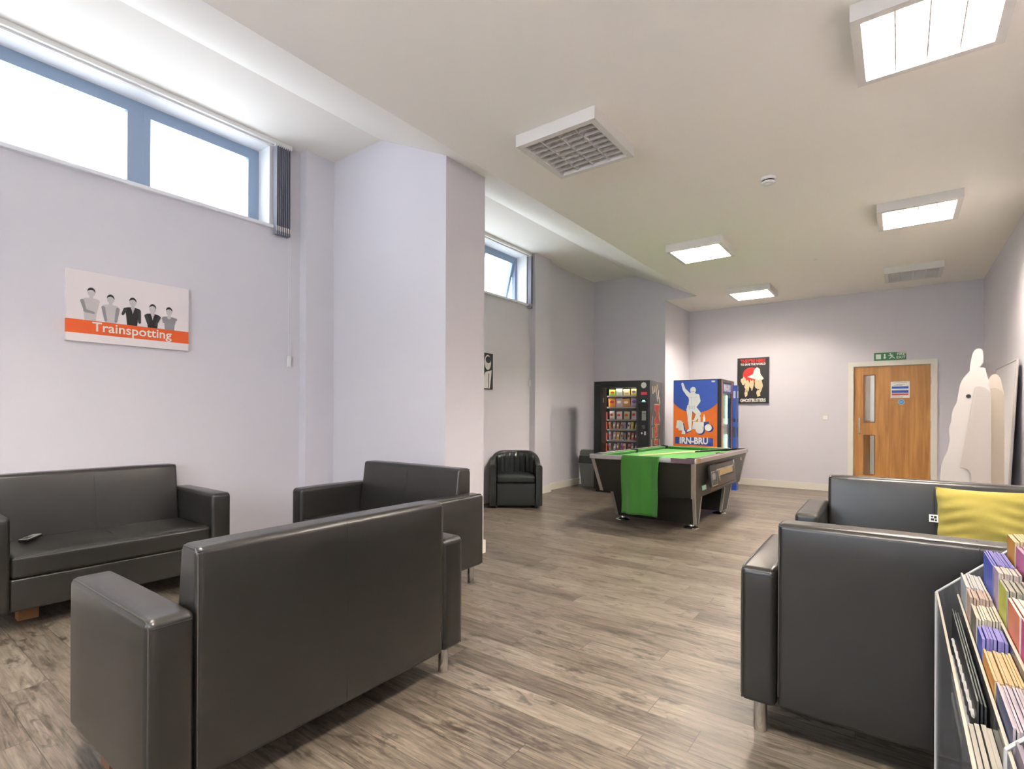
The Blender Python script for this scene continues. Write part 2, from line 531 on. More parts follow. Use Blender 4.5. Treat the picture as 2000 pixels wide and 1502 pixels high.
base('baseboard_front', [(XW, XR, YF, YF + t_)])

# ------------------------------------------------------------------ windows
def window(n, W, mull, xf=-5.08, open_pane=None):
    y0, y1, z0, z1 = W
    fr = bpy.data.objects.new('window_%d' % n, None); COL.objects.link(fr); fr['kind'] = 'structure'
    b = MB()
    d0, d1 = xf - 0.06, xf
    e = 0.055
    b.box(d0, d1, y0, y1, z1 - e, z1); b.box(d0, d1, y0, y1, z0, z0 + e)
    b.box(d0, d1, y0, y0 + e, z0 + e, z1 - e); b.box(d0, d1, y1 - e, y1, z0 + e, z1 - e)
    ys = [y0 + e] + list(mull) + [y1 - e]
    for m_ in mull: b.box(d0, d1, m_ - 0.03, m_ + 0.03, z0 + e, z1 - e)
    b.build('window_frame', FRAME, fr)
    for k in range(len(ys) - 1):
        a = ys[k] + (0.03 if k else 0); q = ys[k + 1] - (0.03 if k < len(ys) - 2 else 0)
        s = MB(); g = 0.052
        zb, zt = z0 + e, z1 - e
        h = zt - zb
        s.box(-0.045, 0.006, a, q, -g, 0); s.box(-0.045, 0.006, a, q, -h, -h + g)
        s.box(-0.045, 0.006, a, a + g, -h + g, -g); s.box(-0.045, 0.006, q - g, q, -h + g, -g)
        so = s.build('sash', FRAME, fr)
        gl = MB().box(-0.026, -0.02, a + g, q - g, -h + g, -g).build('glass', GLASS, so)
        so.location = (xf - 0.004, 0, zt)
        MB().rbox(0.012, 0.055, 0.012, 0.005, (0.02, (a + q) / 2 - 0.05, -h + 0.035), n=2).build('window_handle', WHITE, so, True)
        if open_pane == k: so.rotation_euler = (0, R(14), 0)
    # white lining of the opening and the sill board
    l = MB()
    l.box(xf, XW, y1 - 0.004, y1, z0, z1); l.box(xf, XW, y0, y0 + 0.004, z0, z1); l.box(xf, XW, y0, y1, z1 - 0.004, z1)
    l.build('lining', REVEAL, fr)
    MB().rbox((XW - xf + 0.04) / 2, (y1 - y0 + 0.03) / 2, 0.016, 0.006, ((XW + xf + 0.04) / 2, (y0 + y1) / 2 + 0.005, z0 + 0.004), n=2).build('window_sill', REVEAL, fr, True)
    return fr
window(1, W1, (0.53, 1.63))
window(2, W2, (5.2, 6.08), open_pane=2)

# vertical blinds: head rail, bunched louvres, cord
def blind(label, y0, y1, ys, n, label2):
    t = thing('vertical_blind', label, 'blind', (XW, 0, 0), 0, 'vertical blinds above the windows')
    r_ = MB(); r_.box(0.0, 0.055, y0, y1, ZR - 0.04, ZR - 0.002); r_.box(0.0, 0.018, y0, y1, ZR - 0.055, ZR - 0.04)
    r_.build('head_rail', WHITE, t)
    pitch = 0.0195
    sl = MB()
    b = MB()
    zt, zb = ZR - 0.06, 3.03
    for k in range(n):
        y = ys + k * pitch
        slat = MB(); slat.box(-0.030, 0.030, -0.0012, 0.0012, zb + 0.03, zt)
        slat.box(-0.030, 0.030, -0.004, 0.004, zb, zb + 0.045)
        so = slat.build('louvre', mat('louvre_fabric_grey', '8c8b96', 0.8, bump=0.1, bscale=300), t)
        so.location = (0.052, y, 0); so.rotation_euler = (0, 0, R(4))
        wgt = MB().box(0.0302, 0.0322, -0.005, 0.005, zb + 0.03, zb + 0.075).build('bottom_weight', mat('louvre_weight_cream', 'd8cfc6', 0.5), so)
        hk = MB().box(-0.01, 0.01, -0.004, 0.004, zt, zt + 0.02).build('hanger', WHITE, so)
    cy = y1 - 0.015
    MB().tube([(0.03, cy, ZR - 0.045), (0.028, cy, 3.0), (0.028, cy, 1.86)], 0.0022, 6).tube([(0.03, cy + 0.02, ZR - 0.045), (0.03, cy + 0.02, 1.86)], 0.0018, 6).build('cord', WHITE, t)
    MB().rbox(0.012, 0.018, 0.055, 0.006, (0.028, cy + 0.006, 1.82), n=2).build('cord_weight', WHITE, t, True)
    return t
blind('white headrail and grey louvres bunched at the end of the long window', -0.7, 2.84, 2.668, 8, '')
blind('white headrail and grey louvres bunched at the end of the window beyond the pier', 4.2, 7.02, 6.962, 3, '')

# ------------------------------------------------------------------ door and what hangs on the back wall
d = bpy.data.objects.new('door_1', None); COL.objects.link(d); d['kind'] = 'structure'
d.location = (0, YB, 0)
f = MB()
f.box(DX0 - 0.03, DX0, -0.0, 0.12, 0, DZ + 0.03); f.box(DX1, DX1 + 0.03, 0, 0.12, 0, DZ + 0.03); f.box(DX0 - 0.03, DX1 + 0.03, 0, 0.12, DZ, DZ + 0.03)
f.box(DX0 - 0.08, DX0 - 0.006, -0.018, 0, 0, DZ + 0.08); f.box(DX1 + 0.006, DX1 + 0.08, -0.018, 0, 0, DZ + 0.08); f.box(DX0 - 0.006, DX1 + 0.006, -0.018, 0, DZ + 0.006, DZ + 0.08)
f.build('door_frame', TRIM, d)
GX0, GX1 = -0.485, -0.345
leaf = MB()
y0, y1 = 0.012, 0.056
xa, xb = DX0 + 0.003, DX1 - 0.003
leaf.box(xa, GX0, y0, y1, 0.006, DZ - 0.003); leaf.box(GX1, xb, y0, y1, 0.006, DZ - 0.003)
leaf.box(GX0, GX1, y0, y1, 0.006, 0.34); leaf.box(GX0, GX1, y0, y1, 0.985, 1.215); leaf.box(GX0, GX1, y0, y1, 1.995, DZ - 0.003)
lf = leaf.build('door_leaf', OAK, d)
be = MB()
for (z0, z1) in ((0.34, 0.985), (1.215, 1.995)):
    g = 0.014
    be.box(GX0 - g, GX0, y0 - 0.006, y0, z0 - g, z1 + g); be.box(GX1, GX1 + g, y0 - 0.006, y0, z0 - g, z1 + g)
    be.box(GX0, GX1, y0 - 0.006, y0, z0 - g, z0); be.box(GX0, GX1, y0 - 0.006, y0, z1, z1 + g)
    MB().box(GX0, GX1, 0.03, 0.036, z0, z1).build('door_glass', clear('door_glass', (0.90, 0.92, 0.90, 1), 0.04, fres=0.12), lf)
be.build('glazing_bead', mat('dark_oak_bead', '7a4a1c', 0.45), lf)
h = MB().tube([(DX0 + 0.085, y0, 1.02), (DX0 + 0.085, y0 - 0.05, 1.03), (DX0 + 0.085, y0 - 0.06, 1.05), (DX0 + 0.085, y0 - 0.06, 1.25), (DX0 + 0.085, y0 - 0.05, 1.27), (DX0 + 0.085, y0, 1.28)], 0.011, 10)
h.build('door_handle', ALU, lf, True)
for z in (0.25, 1.12, 1.82):
    MB().cyl((DX1 + 0.004, -0.004, z), (DX1 + 0.004, -0.004, z + 0.12), 0.009, n=10).build('hinge', ALU, d, True)

YS = YB
s = thing('exit_sign', 'green fire exit sign on the wall above the wooden door', 'sign', (-0.137, YS, 2.30))
MB().box(-0.215, 0.215, -0.006, 0, -0.065, 0.065).build('sign_board', mat('sign_green', '1f6e37', 0.4), s)
SW = mat('sign_white', 'dfe8de', 0.5)
m_ = MB(); m_.box(-0.19, -0.12, -0.008, -0.006, -0.04, 0.04)
m_.prism([(-0.081, 0.042), (-0.059, 0.042), (-0.059, -0.015), (-0.045, -0.015), (-0.07, -0.044), (-0.095, -0.015), (-0.081, -0.015)], -0.008, -0.006)
for L_ in (limb((0.015, 0.018), (0.03, -0.008), 0.011, 0.009), limb((0.03, -0.008), (0.008, -0.022), 0.008, 0.006), limb((0.008, -0.022), (-0.006, -0.042), 0.006, 0.005), limb((0.03, -0.008), (0.048, -0.022), 0.008, 0.006), limb((0.048, -0.022), (0.066, -0.036), 0.006, 0.005), limb((0.015, 0.02), (-0.006, 0.008), 0.006, 0.004), limb((-0.006, 0.008), (-0.02, 0.014), 0.004, 0.004), limb((0.02, 0.022), (0.042, 0.012), 0.006, 0.004), circ(0.004, 0.04, 0.0105, n=14)):
    m_.prism(L_, -0.008, -0.0061)
m_.build('pictogram', SW, s)
text_obj('lettering', 'FIRE', SW, s, face_my(0.145, -0.007, 0.026), 0.058, bold=0.0012)
text_obj('lettering', 'EXIT', SW, s, face_my(0.145, -0.007, -0.026), 0.058, bold=0.0012)
MB().prism([(0.08, 0.066), (0.216, 0.066), (0.216, 0.03), (0.17, 0.042)], -0.0095, -0.009).build('peeled_corner', mat('sign_pale_green', 'b9c8a4', 0.4), s)

s = thing('fire_notice', 'white paper notice with blue and red bars taped to the wooden door', 'notice', (-0.0, YB + 0.0115, 1.745))
MB().box(-0.125, 0.125, -0.001, 0, -0.135, 0.135).build('paper', mat('paper_white', 'eae6dc', 0.7), s)
for z0, z1 in ((0.018, 0.055), (-0.052, -0.008)):
    MB().box(-0.11, 0.11, -0.0018, -0.001, z0, z1).build('blue_bar', mat('print_blue', '2a53a6', 0.6), s)
MB().box(-0.11, 0.11, -0.0018, -0.001, -0.088, -0.062).build('red_bar', mat('print_red', 'b8312c', 0.6), s)
for z, a, bb in ((0.11, -0.09, 0.09), (0.082, -0.05, 0.06), (0.07, -0.08, 0.03), (-0.105, -0.11, 0.0), (-0.12, -0.11, 0.04)): MB().box(a, bb, -0.0018, -0.001, z, z + 0.006).build('print_line', mat('print_grey', '77787a', 0.7), s)
s = thing('door_sticker', 'round blue sticker on the wooden door under the notice', 'sticker', (0.015, YB + 0.0115, 1.545))
MB().prism(circ(0, 0, 0.045), -0.001, 0).build('disc_edge', mat('sticker_grey', '9fb0bd', 0.5), s)
MB().prism(circ(0, 0, 0.033), -0.002, -0.001).build('blue_disc', mat('sticker_blue', '3b84c4', 0.5), s)
MB().box(-0.02, 0.02, -0.0025, -0.002, -0.004, 0.004).build('print_line', SW, s)
s = thing('wall_socket', 'small white blank plate on the back wall left of the door', 'wall plate', (-1.05, YB, 1.285))
MB().rbox(0.043, 0.005, 0.043, 0.003, (0, -0.004, 0), n=2).build('plate', mat('plate_cream', 'd8d3cb', 0.4), s, True)
MB().box(-0.03, 0.03, -0.0105, -0.009, -0.03, 0.03).build('insert', WHITE, s)

# film posters: plain generic artwork, the printed words kept
PW = mat('print_white', 'e4e0da', 0.6); PK = mat('print_black', '191818', 0.5); PR = mat('poster_red', 'c8281f', 0.6)
s = thing('wall_poster', 'tall black framed poster with red and white lettering on the back wall', 'poster', (-2.226, YB, 1.972))
MB().box(-0.275, 0.275, -0.03, 0, -0.43, 0.43).build('canvas', mat('poster_black', '22201d', 0.5), s)
text_obj('lettering', "THEY'RE HERE", PR, s, face_my(0.0, -0.031, 0.365), 0.088, bold=0.003, sx=0.78)
text_obj('lettering', 'TO SAVE THE WORLD', PW, s, face_my(0.0, -0.031, 0.305), 0.052, bold=0.0015, sx=0.84)
m_ = MB(); m_.prism(circ(-0.03, 0.1, 0.15, 0.15, 30), -0.031, -0.030)
m_.build('red_shape', PR, s)
m_ = MB()
m_.prism([(-0.1, 0.07), (0.0, 0.12), (0.02, 0.2), (0.07, 0.25), (0.12, 0.21), (0.13, 0.12), (0.19, 0.03), (0.12, -0.02), (0.05, 0.02)], -0.032, -0.031)
m_.build('pale_shape', PW, s)
rr = random.Random(3)
for (cx, cz, a, b2) in ((-0.16, -0.0, 0.05, 0.08), (-0.1, -0.12, 0.045, 0.12), (-0.02, -0.08, 0.04, 0.1), (0.07, -0.07, 0.045, 0.11), (0.13, -0.1, 0.04, 0.13), (-0.12, -0.24, 0.03, 0.08), (0.1, -0.24, 0.035, 0.09)):
    pts = [(cx + a * (0.6 + 0.6 * rr.random()) * math.cos(t * PI / 6), cz + b2 * (0.6 + 0.6 * rr.random()) * math.sin(t * PI / 6)) for t in range(12)]
    MB().prism(pts, -0.0325, -0.0316).build('cream_shape', mat('print_cream', 'd5c39b', 0.6), s)
text_obj('lettering', 'GHOSTBUSTERS', PW, s, face_my(0.0, -0.031, -0.375), 0.085, bold=0.003, sx=0.72)

s = thing('canvas_picture', 'white canvas with an orange band reading Trainspotting above the long sofa', 'picture', (XW, 1.515, 2.09), PI / 2)
MB().box(-0.405, 0.405, -0.03, 0, -0.26, 0.262).build('canvas', mat('canvas_white', 'e6dcdb', 0.6), s)
MB().box(-0.4055, 0.4055, -0.031, -0.0005, -0.20, -0.10).build('orange_band', mat('print_orange', 'dd5a1e', 0.6), s)
text_obj('lettering', 'Trainspotting', PW, s, face_my(0.012, -0.0318, -0.146), 0.098, bold=0.0012, sx=1.0)
GRY = mat('print_grey_mid', '8f8b8d', 0.6); PALE = mat('print_grey_pale', 'c4bcbc', 0.6)
def torso(cx, hz, sh=0.052, tilt=0.0, wst=0.034):
    zb, zs, zn = -0.1, hz - 0.055, hz - 0.034
    top = []
    for k in range(9):
        a = PI - PI * k / 8
        top.append((cx + tilt + sh * math.cos(a) * 1.0, zs - 0.012 + 0.020 * math.sin(a) ** 0.6 if math.sin(a) > 0 else zs - 0.012))
    return [(cx - wst, zb), (cx - wst - 0.004, zb + 0.05)] + [(cx + tilt - sh * 0.86, zs - 0.05)] + top + [(cx + tilt + sh * 0.86, zs - 0.05), (cx + wst + 0.004, zb + 0.05), (cx + wst, zb)]
figs = [(-0.265, 0.115, PALE, 0.006, ((-0.048, 0.04, -0.03, -0.03), (-0.03, -0.03, 0.02, -0.04))),
        (-0.14, 0.085, PALE, 0.0, ((-0.046, 0.01, -0.03, -0.085), (0.046, 0.01, 0.034, -0.085))),
        (0.0, 0.088, PK, 0.004, ((-0.046, 0.02, -0.062, -0.02), (0.046, 0.02, 0.05, -0.07))),
        (0.14, 0.06, PK, 0.0, ((-0.046, -0.01, -0.03, -0.07), (0.046, -0.01, 0.02, -0.075))),
        (0.262, 0.055, GRY, -0.004, ((-0.044, -0.01, 0.03, -0.05), (0.044, -0.01, -0.03, -0.06)))]
for (cx, hz, mm, ti, arms) in figs:
    fg_ = MB().prism(torso(cx, hz, tilt=ti), -0.0312, -0.03).build('printed_figure', mm, s)
    MB().prism(limb((cx + ti, hz - 0.03), (cx + ti, hz - 0.055), 0.010, 0.013), -0.0315, -0.0311).build('printed_neck', PALE, s)
    for ka, (ax, az, bx, bz) in enumerate(arms):
        MB().prism(limb((cx + ax, az), (cx + bx, bz), 0.012, 0.009), -0.0318 - 0.0007 * ka, -0.0312).build('printed_arm', GRY if mm is not PK else mat('print_charcoal', '343235', 0.6), s)
    MB().prism(circ(cx + ti, hz - 0.006, 0.023, 0.030, 18), -0.0322, -0.0312).build('printed_face', PALE, s)
    MB().prism([(cx + ti + 0.024 * math.cos(R(a)), hz + 0.001 + 0.030 * math.sin(R(a))) for a in range(-12, 193, 15)] + [(cx + ti - 0.014, hz + 0.010), (cx + ti, hz + 0.015), (cx + ti + 0.014, hz + 0.010)], -0.0326, -0.0322).build('printed_hair', PK, s)
    if mm is PK:
        MB().prism([(cx + ti - 0.012, hz - 0.045), (cx + ti + 0.012, hz - 0.045), (cx + ti, hz - 0.10)], -0.0319, -0.0313).build('printed_shirt', PALE, s)

s = thing('canvas_picture', 'black and white portrait canvas half hidden behind the pier', 'picture', (XW, 5.87, 1.94), PI / 2)
MB().box(-0.18, 0.18, -0.03, 0, -0.265, 0.265).build('canvas', PK, s)
for pts in (circ(0.06, 0.13, 0.075, 0.11, 20), [(-0.1, -0.25), (0.0, -0.02), (0.05, 0.0), (0.15, 0.02), (0.11, -0.25)]):
    MB().prism(pts, -0.031, -0.030).build('pale_shape', PW, s)
for pts in (circ(0.07, 0.17, 0.06, 0.05, 16), [(0.07, -0.24), (0.075, -0.03), (0.09, -0.03), (0.085, -0.24)]):
    MB().prism(pts, -0.032, -0.031).build('dark_shape', PK, s)
# ------------------------------------------------------------------ ceiling lights
def ceiling_light(label, x, y, lit, front='E'):
    """square surface-mounted louvred fluorescent; origin at the centre on the ceiling"""
    t = thing('ceiling_light', label, 'ceiling light', (x, y, ZC), 0, 'square louvred ceiling lights')
    H = 0.33; D_ = 0.088; F_ = 0.045
    b = MB()
    b.box(-H, H, -H, -H + F_, -D_, 0); b.box(-H, H, H - F_, H, -D_, 0)
    b.box(-H, -H + F_, -H + F_, H - F_, -D_, 0); b.box(H - F_, H, -H + F_, H - F_, -D_, 0)
    b.box(-H + F_, H - F_, -H + F_, H - F_, -0.01, 0)
    b.build('housing', mat('fitting_white', 'dcd8d2', 0.45), t)
    I = H - F_
    wdt = 2 * I / 4
    for k in range(4):
        x0 = -I + k * wdt
        xc = x0 + wdt / 2
        if lit:
            # lamp tube on the centre line of each bay
            MB().cyl((xc, -I + 0.01, -0.036), (xc, I - 0.01, -0.036), 0.013, n=12).build('fluorescent_tube', SKYTUBE, t, True)
        else:
            MB().cyl((xc, -I + 0.01, -0.036), (xc, I - 0.01, -0.036), 0.011, n=12).build('fluorescent_tube', mat('dead_tube', 'd9d6d0', 0.3), t, True)
    RF = mat('louvre_reflector', 'dcd8d4', 0.42, metal=0.55)
    lv = MB()
    for k in range(5):
        xk = -I + k * wdt
        lv.prism([(xk - 0.004 * (k > 0), -0.08), (xk + 0.004 * (k < 4), -0.08), (xk + 0.016 * (k < 4), -0.014), (xk - 0.016 * (k > 0), -0.014)], -I, I)
    lv.build('reflector', RF, t)
    for k in range(4):
        x0 = -I + k * wdt + 0.004; x1 = x0 + wdt - 0.008
        for j in range(1, 8):
            yy = -I + j * 2 * I / 8
            bl = MB().box(x0, x1, -0.0016, 0.0016, -0.080, -0.05).build('louvre_blade', RF, t)
            bl.location = (0, yy, 0)
    return t
YL = (3.50, 6.63, 9.38)
ceiling_light('unlit square louvred ceiling light nearest the pier', -2.0, YL[0], False)
ceiling_light('lit square ceiling light nearest the camera, top right', 0.115, YL[0], True)
ceiling_light('lit square ceiling light on the left row above the pool table', -2.0, YL[1], True)
ceiling_light('lit square ceiling light on the right row beyond the smoke detector', 0.135, YL[1], True)
ceiling_light('lit square ceiling light farthest away, above the vending machines', -1.985, YL[2], True)
ceiling_light('unlit square ceiling light near the back wall, above the door side', 0.14, YL[2], False)
ceiling_light('lit square ceiling light added unseen behind the viewer on the left row', -2.0, 0.35, True)  # unseen pair continuing both rows, added to light the near half of the room
ceiling_light('lit square ceiling light added unseen behind the viewer on the right row', 0.115, 0.15, True)

s = thing('smoke_detector', 'small round white smoke detector on the ceiling', 'smoke detector', (-0.944, 5.05, ZC))
MB().lathe([(0.052, -0.052), (0.058, -0.044), (0.06, -0.036), (0.052, -0.032), (0.052, -0.024), (0.06, -0.02), (0.065, 0.0)][::1], n=28).build('body', WHITE, s, True)
MB().lathe([(0.053, -0.034), (0.054, -0.033), (0.054, -0.024), (0.053, -0.023)]).build('vent_slot', BLACK, s, True)
MB().lathe([(0.018, -0.058), (0.03, -0.052)], n=20).build('sensor_cap', WHITE, s, True)
s = MB().lathe([(0.026, -0.006), (0.032, -0.003), (0.034, 0)], n=20).build('ceiling_disc', WHITE, None, True, (-0.916, 8.04, ZC))
tag(s, 'tiny white disc on the ceiling beyond the smoke detector', 'ceiling disc')

# ------------------------------------------------------------------ sofas
SH, SA, SS, SB = 0.875, 0.685, 0.45, 0.135      # back, arm, seat heights; underside
def make_sofa(label, W, D, loc, rz, lift=0.0, legs=(1, 1, 1, 1), two_seams=False):
    """front faces local -y; origin on the floor at the centre"""
    t = thing('sofa', label, 'sofa', (loc[0], loc[1], 0), rz, 'black leather sofas')
    aw = 0.135
    ix = W / 2 - aw
    e = lift
    for sx in (-1, 1):
        xc = sx * (W / 2 - aw / 2)
        a = MB().rbox(aw / 2, D / 2, (SA + e - SB) / 2, 0.024, (xc, 0, (SA + e + SB) / 2), bulge=(0.006, 0.004, 0.006), n=5)
        ao = a.build('arm', LEATHER, t, True)
        # stitched piping round the outer panel
        x = sx * (W / 2 - 0.008); r = 0.030; zt = SA + e - 0.004; zb = SB + 0.01; yf = -D / 2 + 0.006; yr = D / 2 - 0.006
        pts = [(x, yf, zb)]
        pts += [(x, yf, zt - r)] + [(x, yf + r * (1 - math.cos(q * PI / 8)), zt - r * (1 - math.sin(q * PI / 8))) for q in range(1, 4)]
        pts += [(x, yf + r, zt), (x, yr - r, zt)] + [(x, yr - r * (1 - math.sin(q * PI / 8)), zt - r * (1 - math.cos(q * PI / 8))) for q in range(1, 4)]
        pts += [(x, yr, zt - r), (x, yr, zb)]
        MB().tube(pts, 0.0035, 6).build('piping', PIPING, ao, True)
        MB().tube([(sx * (ix + 0.012), D / 2 - 0.002 + 0.003, zt - 0.022), (sx * (W / 2 - 0.012), D / 2 + 0.001, zt - 0.022)], 0.0022, 6).build('seam', SEAM, ao)
    # back: upright rear face, front face raking forward towards the seat
    zt, zb = SH + e, SB
    hz = (zt - zb) / 2; thick = 0.125
    def warp(x, y, z):
        u = (z + hz) / (2 * hz)            # 0 bottom 1 top
        if y < 0: y = y - 0.09 * (1 - u) ** 1.0
        return (x, y, z)
    bk = MB().rbox(ix - 0.003, thick / 2, hz, 0.022, (0, D / 2 - thick / 2, (zt + zb) / 2), bulge=(0, 0.007, 0.004), n=8, warp=warp)
    bo = bk.build('backrest', LEATHER, t, True)
    MB().tube([(0, D / 2 + 0.0055 - 0.002, zb + 0.02), (0, D / 2 + 0.0066, zt - 0.2), (0, D / 2 + 0.0042, zt - 0.05), (0, D / 2 - 0.0004, zt - 0.012), (0, D / 2 - 0.02, zt + 0.0015), (0, D / 2 - thick / 2, zt + 0.003), (0, D / 2 - thick + 0.02, zt + 0.001)], 0.0018, 6).build('seam', SEAM, bo)
    yb_ = lambda z: D / 2 - thick - 0.09 * (1 - (z - zb) / (zt - zb)) - 0.006
    MB().tube([(0, yb_(SS + e + 0.02), SS + e + 0.02), (0, yb_(zt - 0.3), zt - 0.3), (0, yb_(zt - 0.06), zt - 0.06), (0, yb_(zt) + 0.012, zt - 0.02), (0, yb_(zt) + 0.03, zt)], 0.003, 6).build('seam', SEAM, bo)
    MB().tube([(-ix + 0.006, D / 2 - 0.005, zt - 0.012), (ix - 0.006, D / 2 - 0.005, zt - 0.012)], 0.003, 6).build('seam', SEAM, bo)
    for sx in (-1, 1):
        x = sx * (ix - 0.008)
        MB().tube([(x, D / 2 - 0.006, zb + 0.05), (x, D / 2 - 0.006, zt - 0.03), (x, D / 2 - 0.022, zt - 0.006), (x, D / 2 - thick + 0.02, zt - 0.006)], 0.003, 6).build('piping', PIPING, bo, True)
    # seat bench and the panel under it
    ys0, ys1 = -D / 2 + 0.012, D / 2 - thick - 0.055
    sz0 = SS + e - 0.135
    st = MB().rbox(ix - 0.002, (ys1 - ys0) / 2, (SS + e - sz0) / 2, 0.024, (0, (ys0 + ys1) / 2, (SS + e + sz0) / 2), bulge=(0, 0.004, 0.012), n=8)
    so = st.build('seat', LEATHER, t, True)
    MB().tube([(-ix + 0.02, ys0 + 0.004, SS + e - 0.012), (ix - 0.02, ys0 + 0.004, SS + e - 0.012)], 0.004, 6).build('piping', PIPING, so, True)
    if two_seams:
        MB().tube([(0, ys0 + 0.03, SS + e + 0.0035), (0, (ys0 + ys1) / 2, SS + e + 0.013), (0, ys1 - 0.08, SS + e + 0.006)], 0.0022, 6).build('seam', SEAM, so)
    fp = MB().rbox(ix - 0.002, (D / 2 - 0.05 - 0.012 + D / 2 - 0.03) / 2, (sz0 - SB) / 2 - 0.001, 0.012, (0, (-D / 2 + 0.018 + D / 2 - 0.135) / 2, (sz0 + SB) / 2), n=3)
    # keep the base clear of the backrest
    fp = MB().rbox(ix - 0.002, (D - 0.26) / 2, (sz0 - SB) / 2 - 0.001, 0.012, (0, -D / 2 + 0.018 + (D - 0.26) / 2, (sz0 + SB) / 2), n=3)
    fo = fp.build('base_panel', LEATHER, t, True)
    MB().tube([(0, -D / 2 + 0.018, SB + 0.012), (0, -D / 2 + 0.018, sz0 - 0.012)], 0.0022, 6).build('seam', SEAM, fo)
    k = 0
    for sx in (-1, 1):
        for sy in (-1, 1):
            if legs[k]:
                lg = MB().lathe([(0.024, 0.0), (0.0255, 0.002), (0.0255, SB + 0.012), (0.02, SB + 0.014)], (sx * (W / 2 - 0.068), sy * (D / 2 - 0.068), 0), n=24)
                lg.build('leg', CHROME, t, True)
            k += 1
    return t
make_sofa('black leather sofa nearest the viewer with its back turned', 1.40, 0.72, (-2.14, 1.288), R(-89.3), legs=(1, 1, 0, 1))
make_sofa('black leather sofa against the left wall with two remote controls on its seat', 1.37, 0.745, (-4.487, 1.247), R(90), two_seams=True, lift=0.012, legs=(0, 1, 1, 1))
make_sofa('black leather sofa standing against the pier, facing the viewer', 1.45, 0.745, (-3.335, 2.775), 0)
make_sofa('black leather sofa seen from behind beside the leaflet rack', 1.48, 0.745, (0.205, 2.68), R(181.2))
make_sofa('black leather sofa with the yellow cushion, facing the viewer', 1.46, 0.745, (0.185, 4.14), R(1.2))

# blocks of bare wood propping the sofas
b = MB().rbox(0.045, 0.05, 0.0625, 0.003, (0, 0, 0.0625), n=2).build('wood_block', mat('stained_pine', '7d5840', 0.6, var=0.15, vscale=20), None, True, (-2.33, 0.70, 0))
tag(b, 'brown wooden block under the front corner of the nearest sofa', 'wood block', 'wood blocks under sofas')
b = MB().rbox(0.04, 0.05, 0.0625, 0.003, (0, 0, 0.0625), n=2).build('wood_block', mat('bare_pine', 'a07048', 0.6), None, True, (-4.44, 0.83, 0))
tag(b, 'bare wooden block under the sofa by the left wall', 'wood block', 'wood blocks under sofas')

# ------------------------------------------------------------------ cushion and remotes
def pillow(hx, hz, th, seed=1):
    n = 26; vs = []; fs = []
    rr = random.Random(seed)
    ph = [rr.random() * 6 for _ in range(6)]
    for side in (-1, 1):
        for i in range(n + 1):
            for j in range(n + 1):
                u = -1 + 2 * i / n; v = -1 + 2 * j / n
                prof = (max(0, 1 - abs(u) ** 3.2) * max(0, 1 - abs(v) ** 3.2)) ** 0.55
                # sides pull in between the corners, and the cover puckers along the seams
                x = u * hx * (1 - 0.05 * (1 - v * v)) ; z = v * hz * (1 - 0.05 * (1 - u * u))
                wr = 0.008 * math.sin(17 * v + ph[0] + 2 * math.sin(3 * u + ph[1])) * abs(u) ** 1.2 + 0.004 * math.sin(11 * u + ph[2]) * abs(v) ** 2 + 0.006 * math.sin(4 * v + 2.5 * u + ph[3])
                y = side * (th * prof + wr * prof * 1.6) + 0.003 * side * 0
                x += 0.0015 * math.sin(11 * v + ph[4]) * abs(u) ** 6
                vs.append((x, y, z))
        o = 0 if side < 0 else (n + 1) ** 2
        for i in range(n):
            for j in range(n):
                a = o + i * (n + 1) + j
                q = (a, a + n + 1, a + n + 2, a + 1)
                fs.append(q if side < 0 else q[::-1])
    m_ = MB(); m_.add(vs, fs)
    return m_
cu = pillow(0.222, 0.198, 0.062).build('cushion', YELLOW, None, True, (0.405, 4.245, 0.662))
cu.rotation_euler = (R(-11), 0, R(1.5))
tag(cu, 'mustard yellow cushion leaning on the back of the far right sofa', 'cushion')
MB().tube([(-0.214, 0, -0.2), (-0.208, 0, -0.1), (-0.206, 0, 0), (-0.208, 0, 0.1), (-0.216, 0, 0.2)], 0.0035, 6).build('seam', mat('yellow_seam', '948635', 0.8), cu, True)
tg = MB().box(-0.255, -0.205, -0.0015, 0.0, -0.025, 0.022).build('care_label', mat('label_white', 'e8e8e8', 0.6), cu)
for (x0, x1, z0, z1) in ((-0.245, -0.233, 0.004, 0.014), (-0.23, -0.217, -0.002, 0.014), (-0.246, -0.23, -0.016, -0.002), (-0.226, -0.216, -0.018, -0.006)):
    MB().box(x0, x1, -0.0022, -0.0015, z0, z1).build('print_mark', PK, tg)

def remote(label, x, y, z, rz, body, top):
    t = thing('remote_control', label, 'remote control', (x, y, z), rz, 'remote controls on the sofa')
    MB().rbox(0.026, 0.085, 0.009, 0.006, (0, 0, 0.009), n=4).build('case', body, t, True)
    MB().rbox(0.024, 0.082, 0.002, 0.0015, (0, 0, 0.0185), n=3).build('face_plate', top, t, True)
    k = MB().cyl((0, 0.03, 0.02), (0, 0.03, 0.0225), 0.013, n=18).build('dial', mat('button_grey', '9b9a94', 0.4), t, True)
    for r_ in range(5):
        for c_ in range(3):
            MB().box(-0.016 + c_ * 0.012, -0.008 + c_ * 0.012, -0.07 + r_ * 0.015, -0.063 + r_ * 0.015, 0.0203, 0.022).build('button', DGREY, t)
remote('silver topped remote control lying on the seat of the left sofa', -4.52, 0.86, 0.478, R(55), BLACK, mat('remote_silver', 'b9b7b4', 0.3, metal=0.5))
remote('dark remote control half hidden by the arm of the left sofa', -4.58, 0.735, 0.474, R(90), BLACK, mat('remote_dark', '5b554c', 0.35))

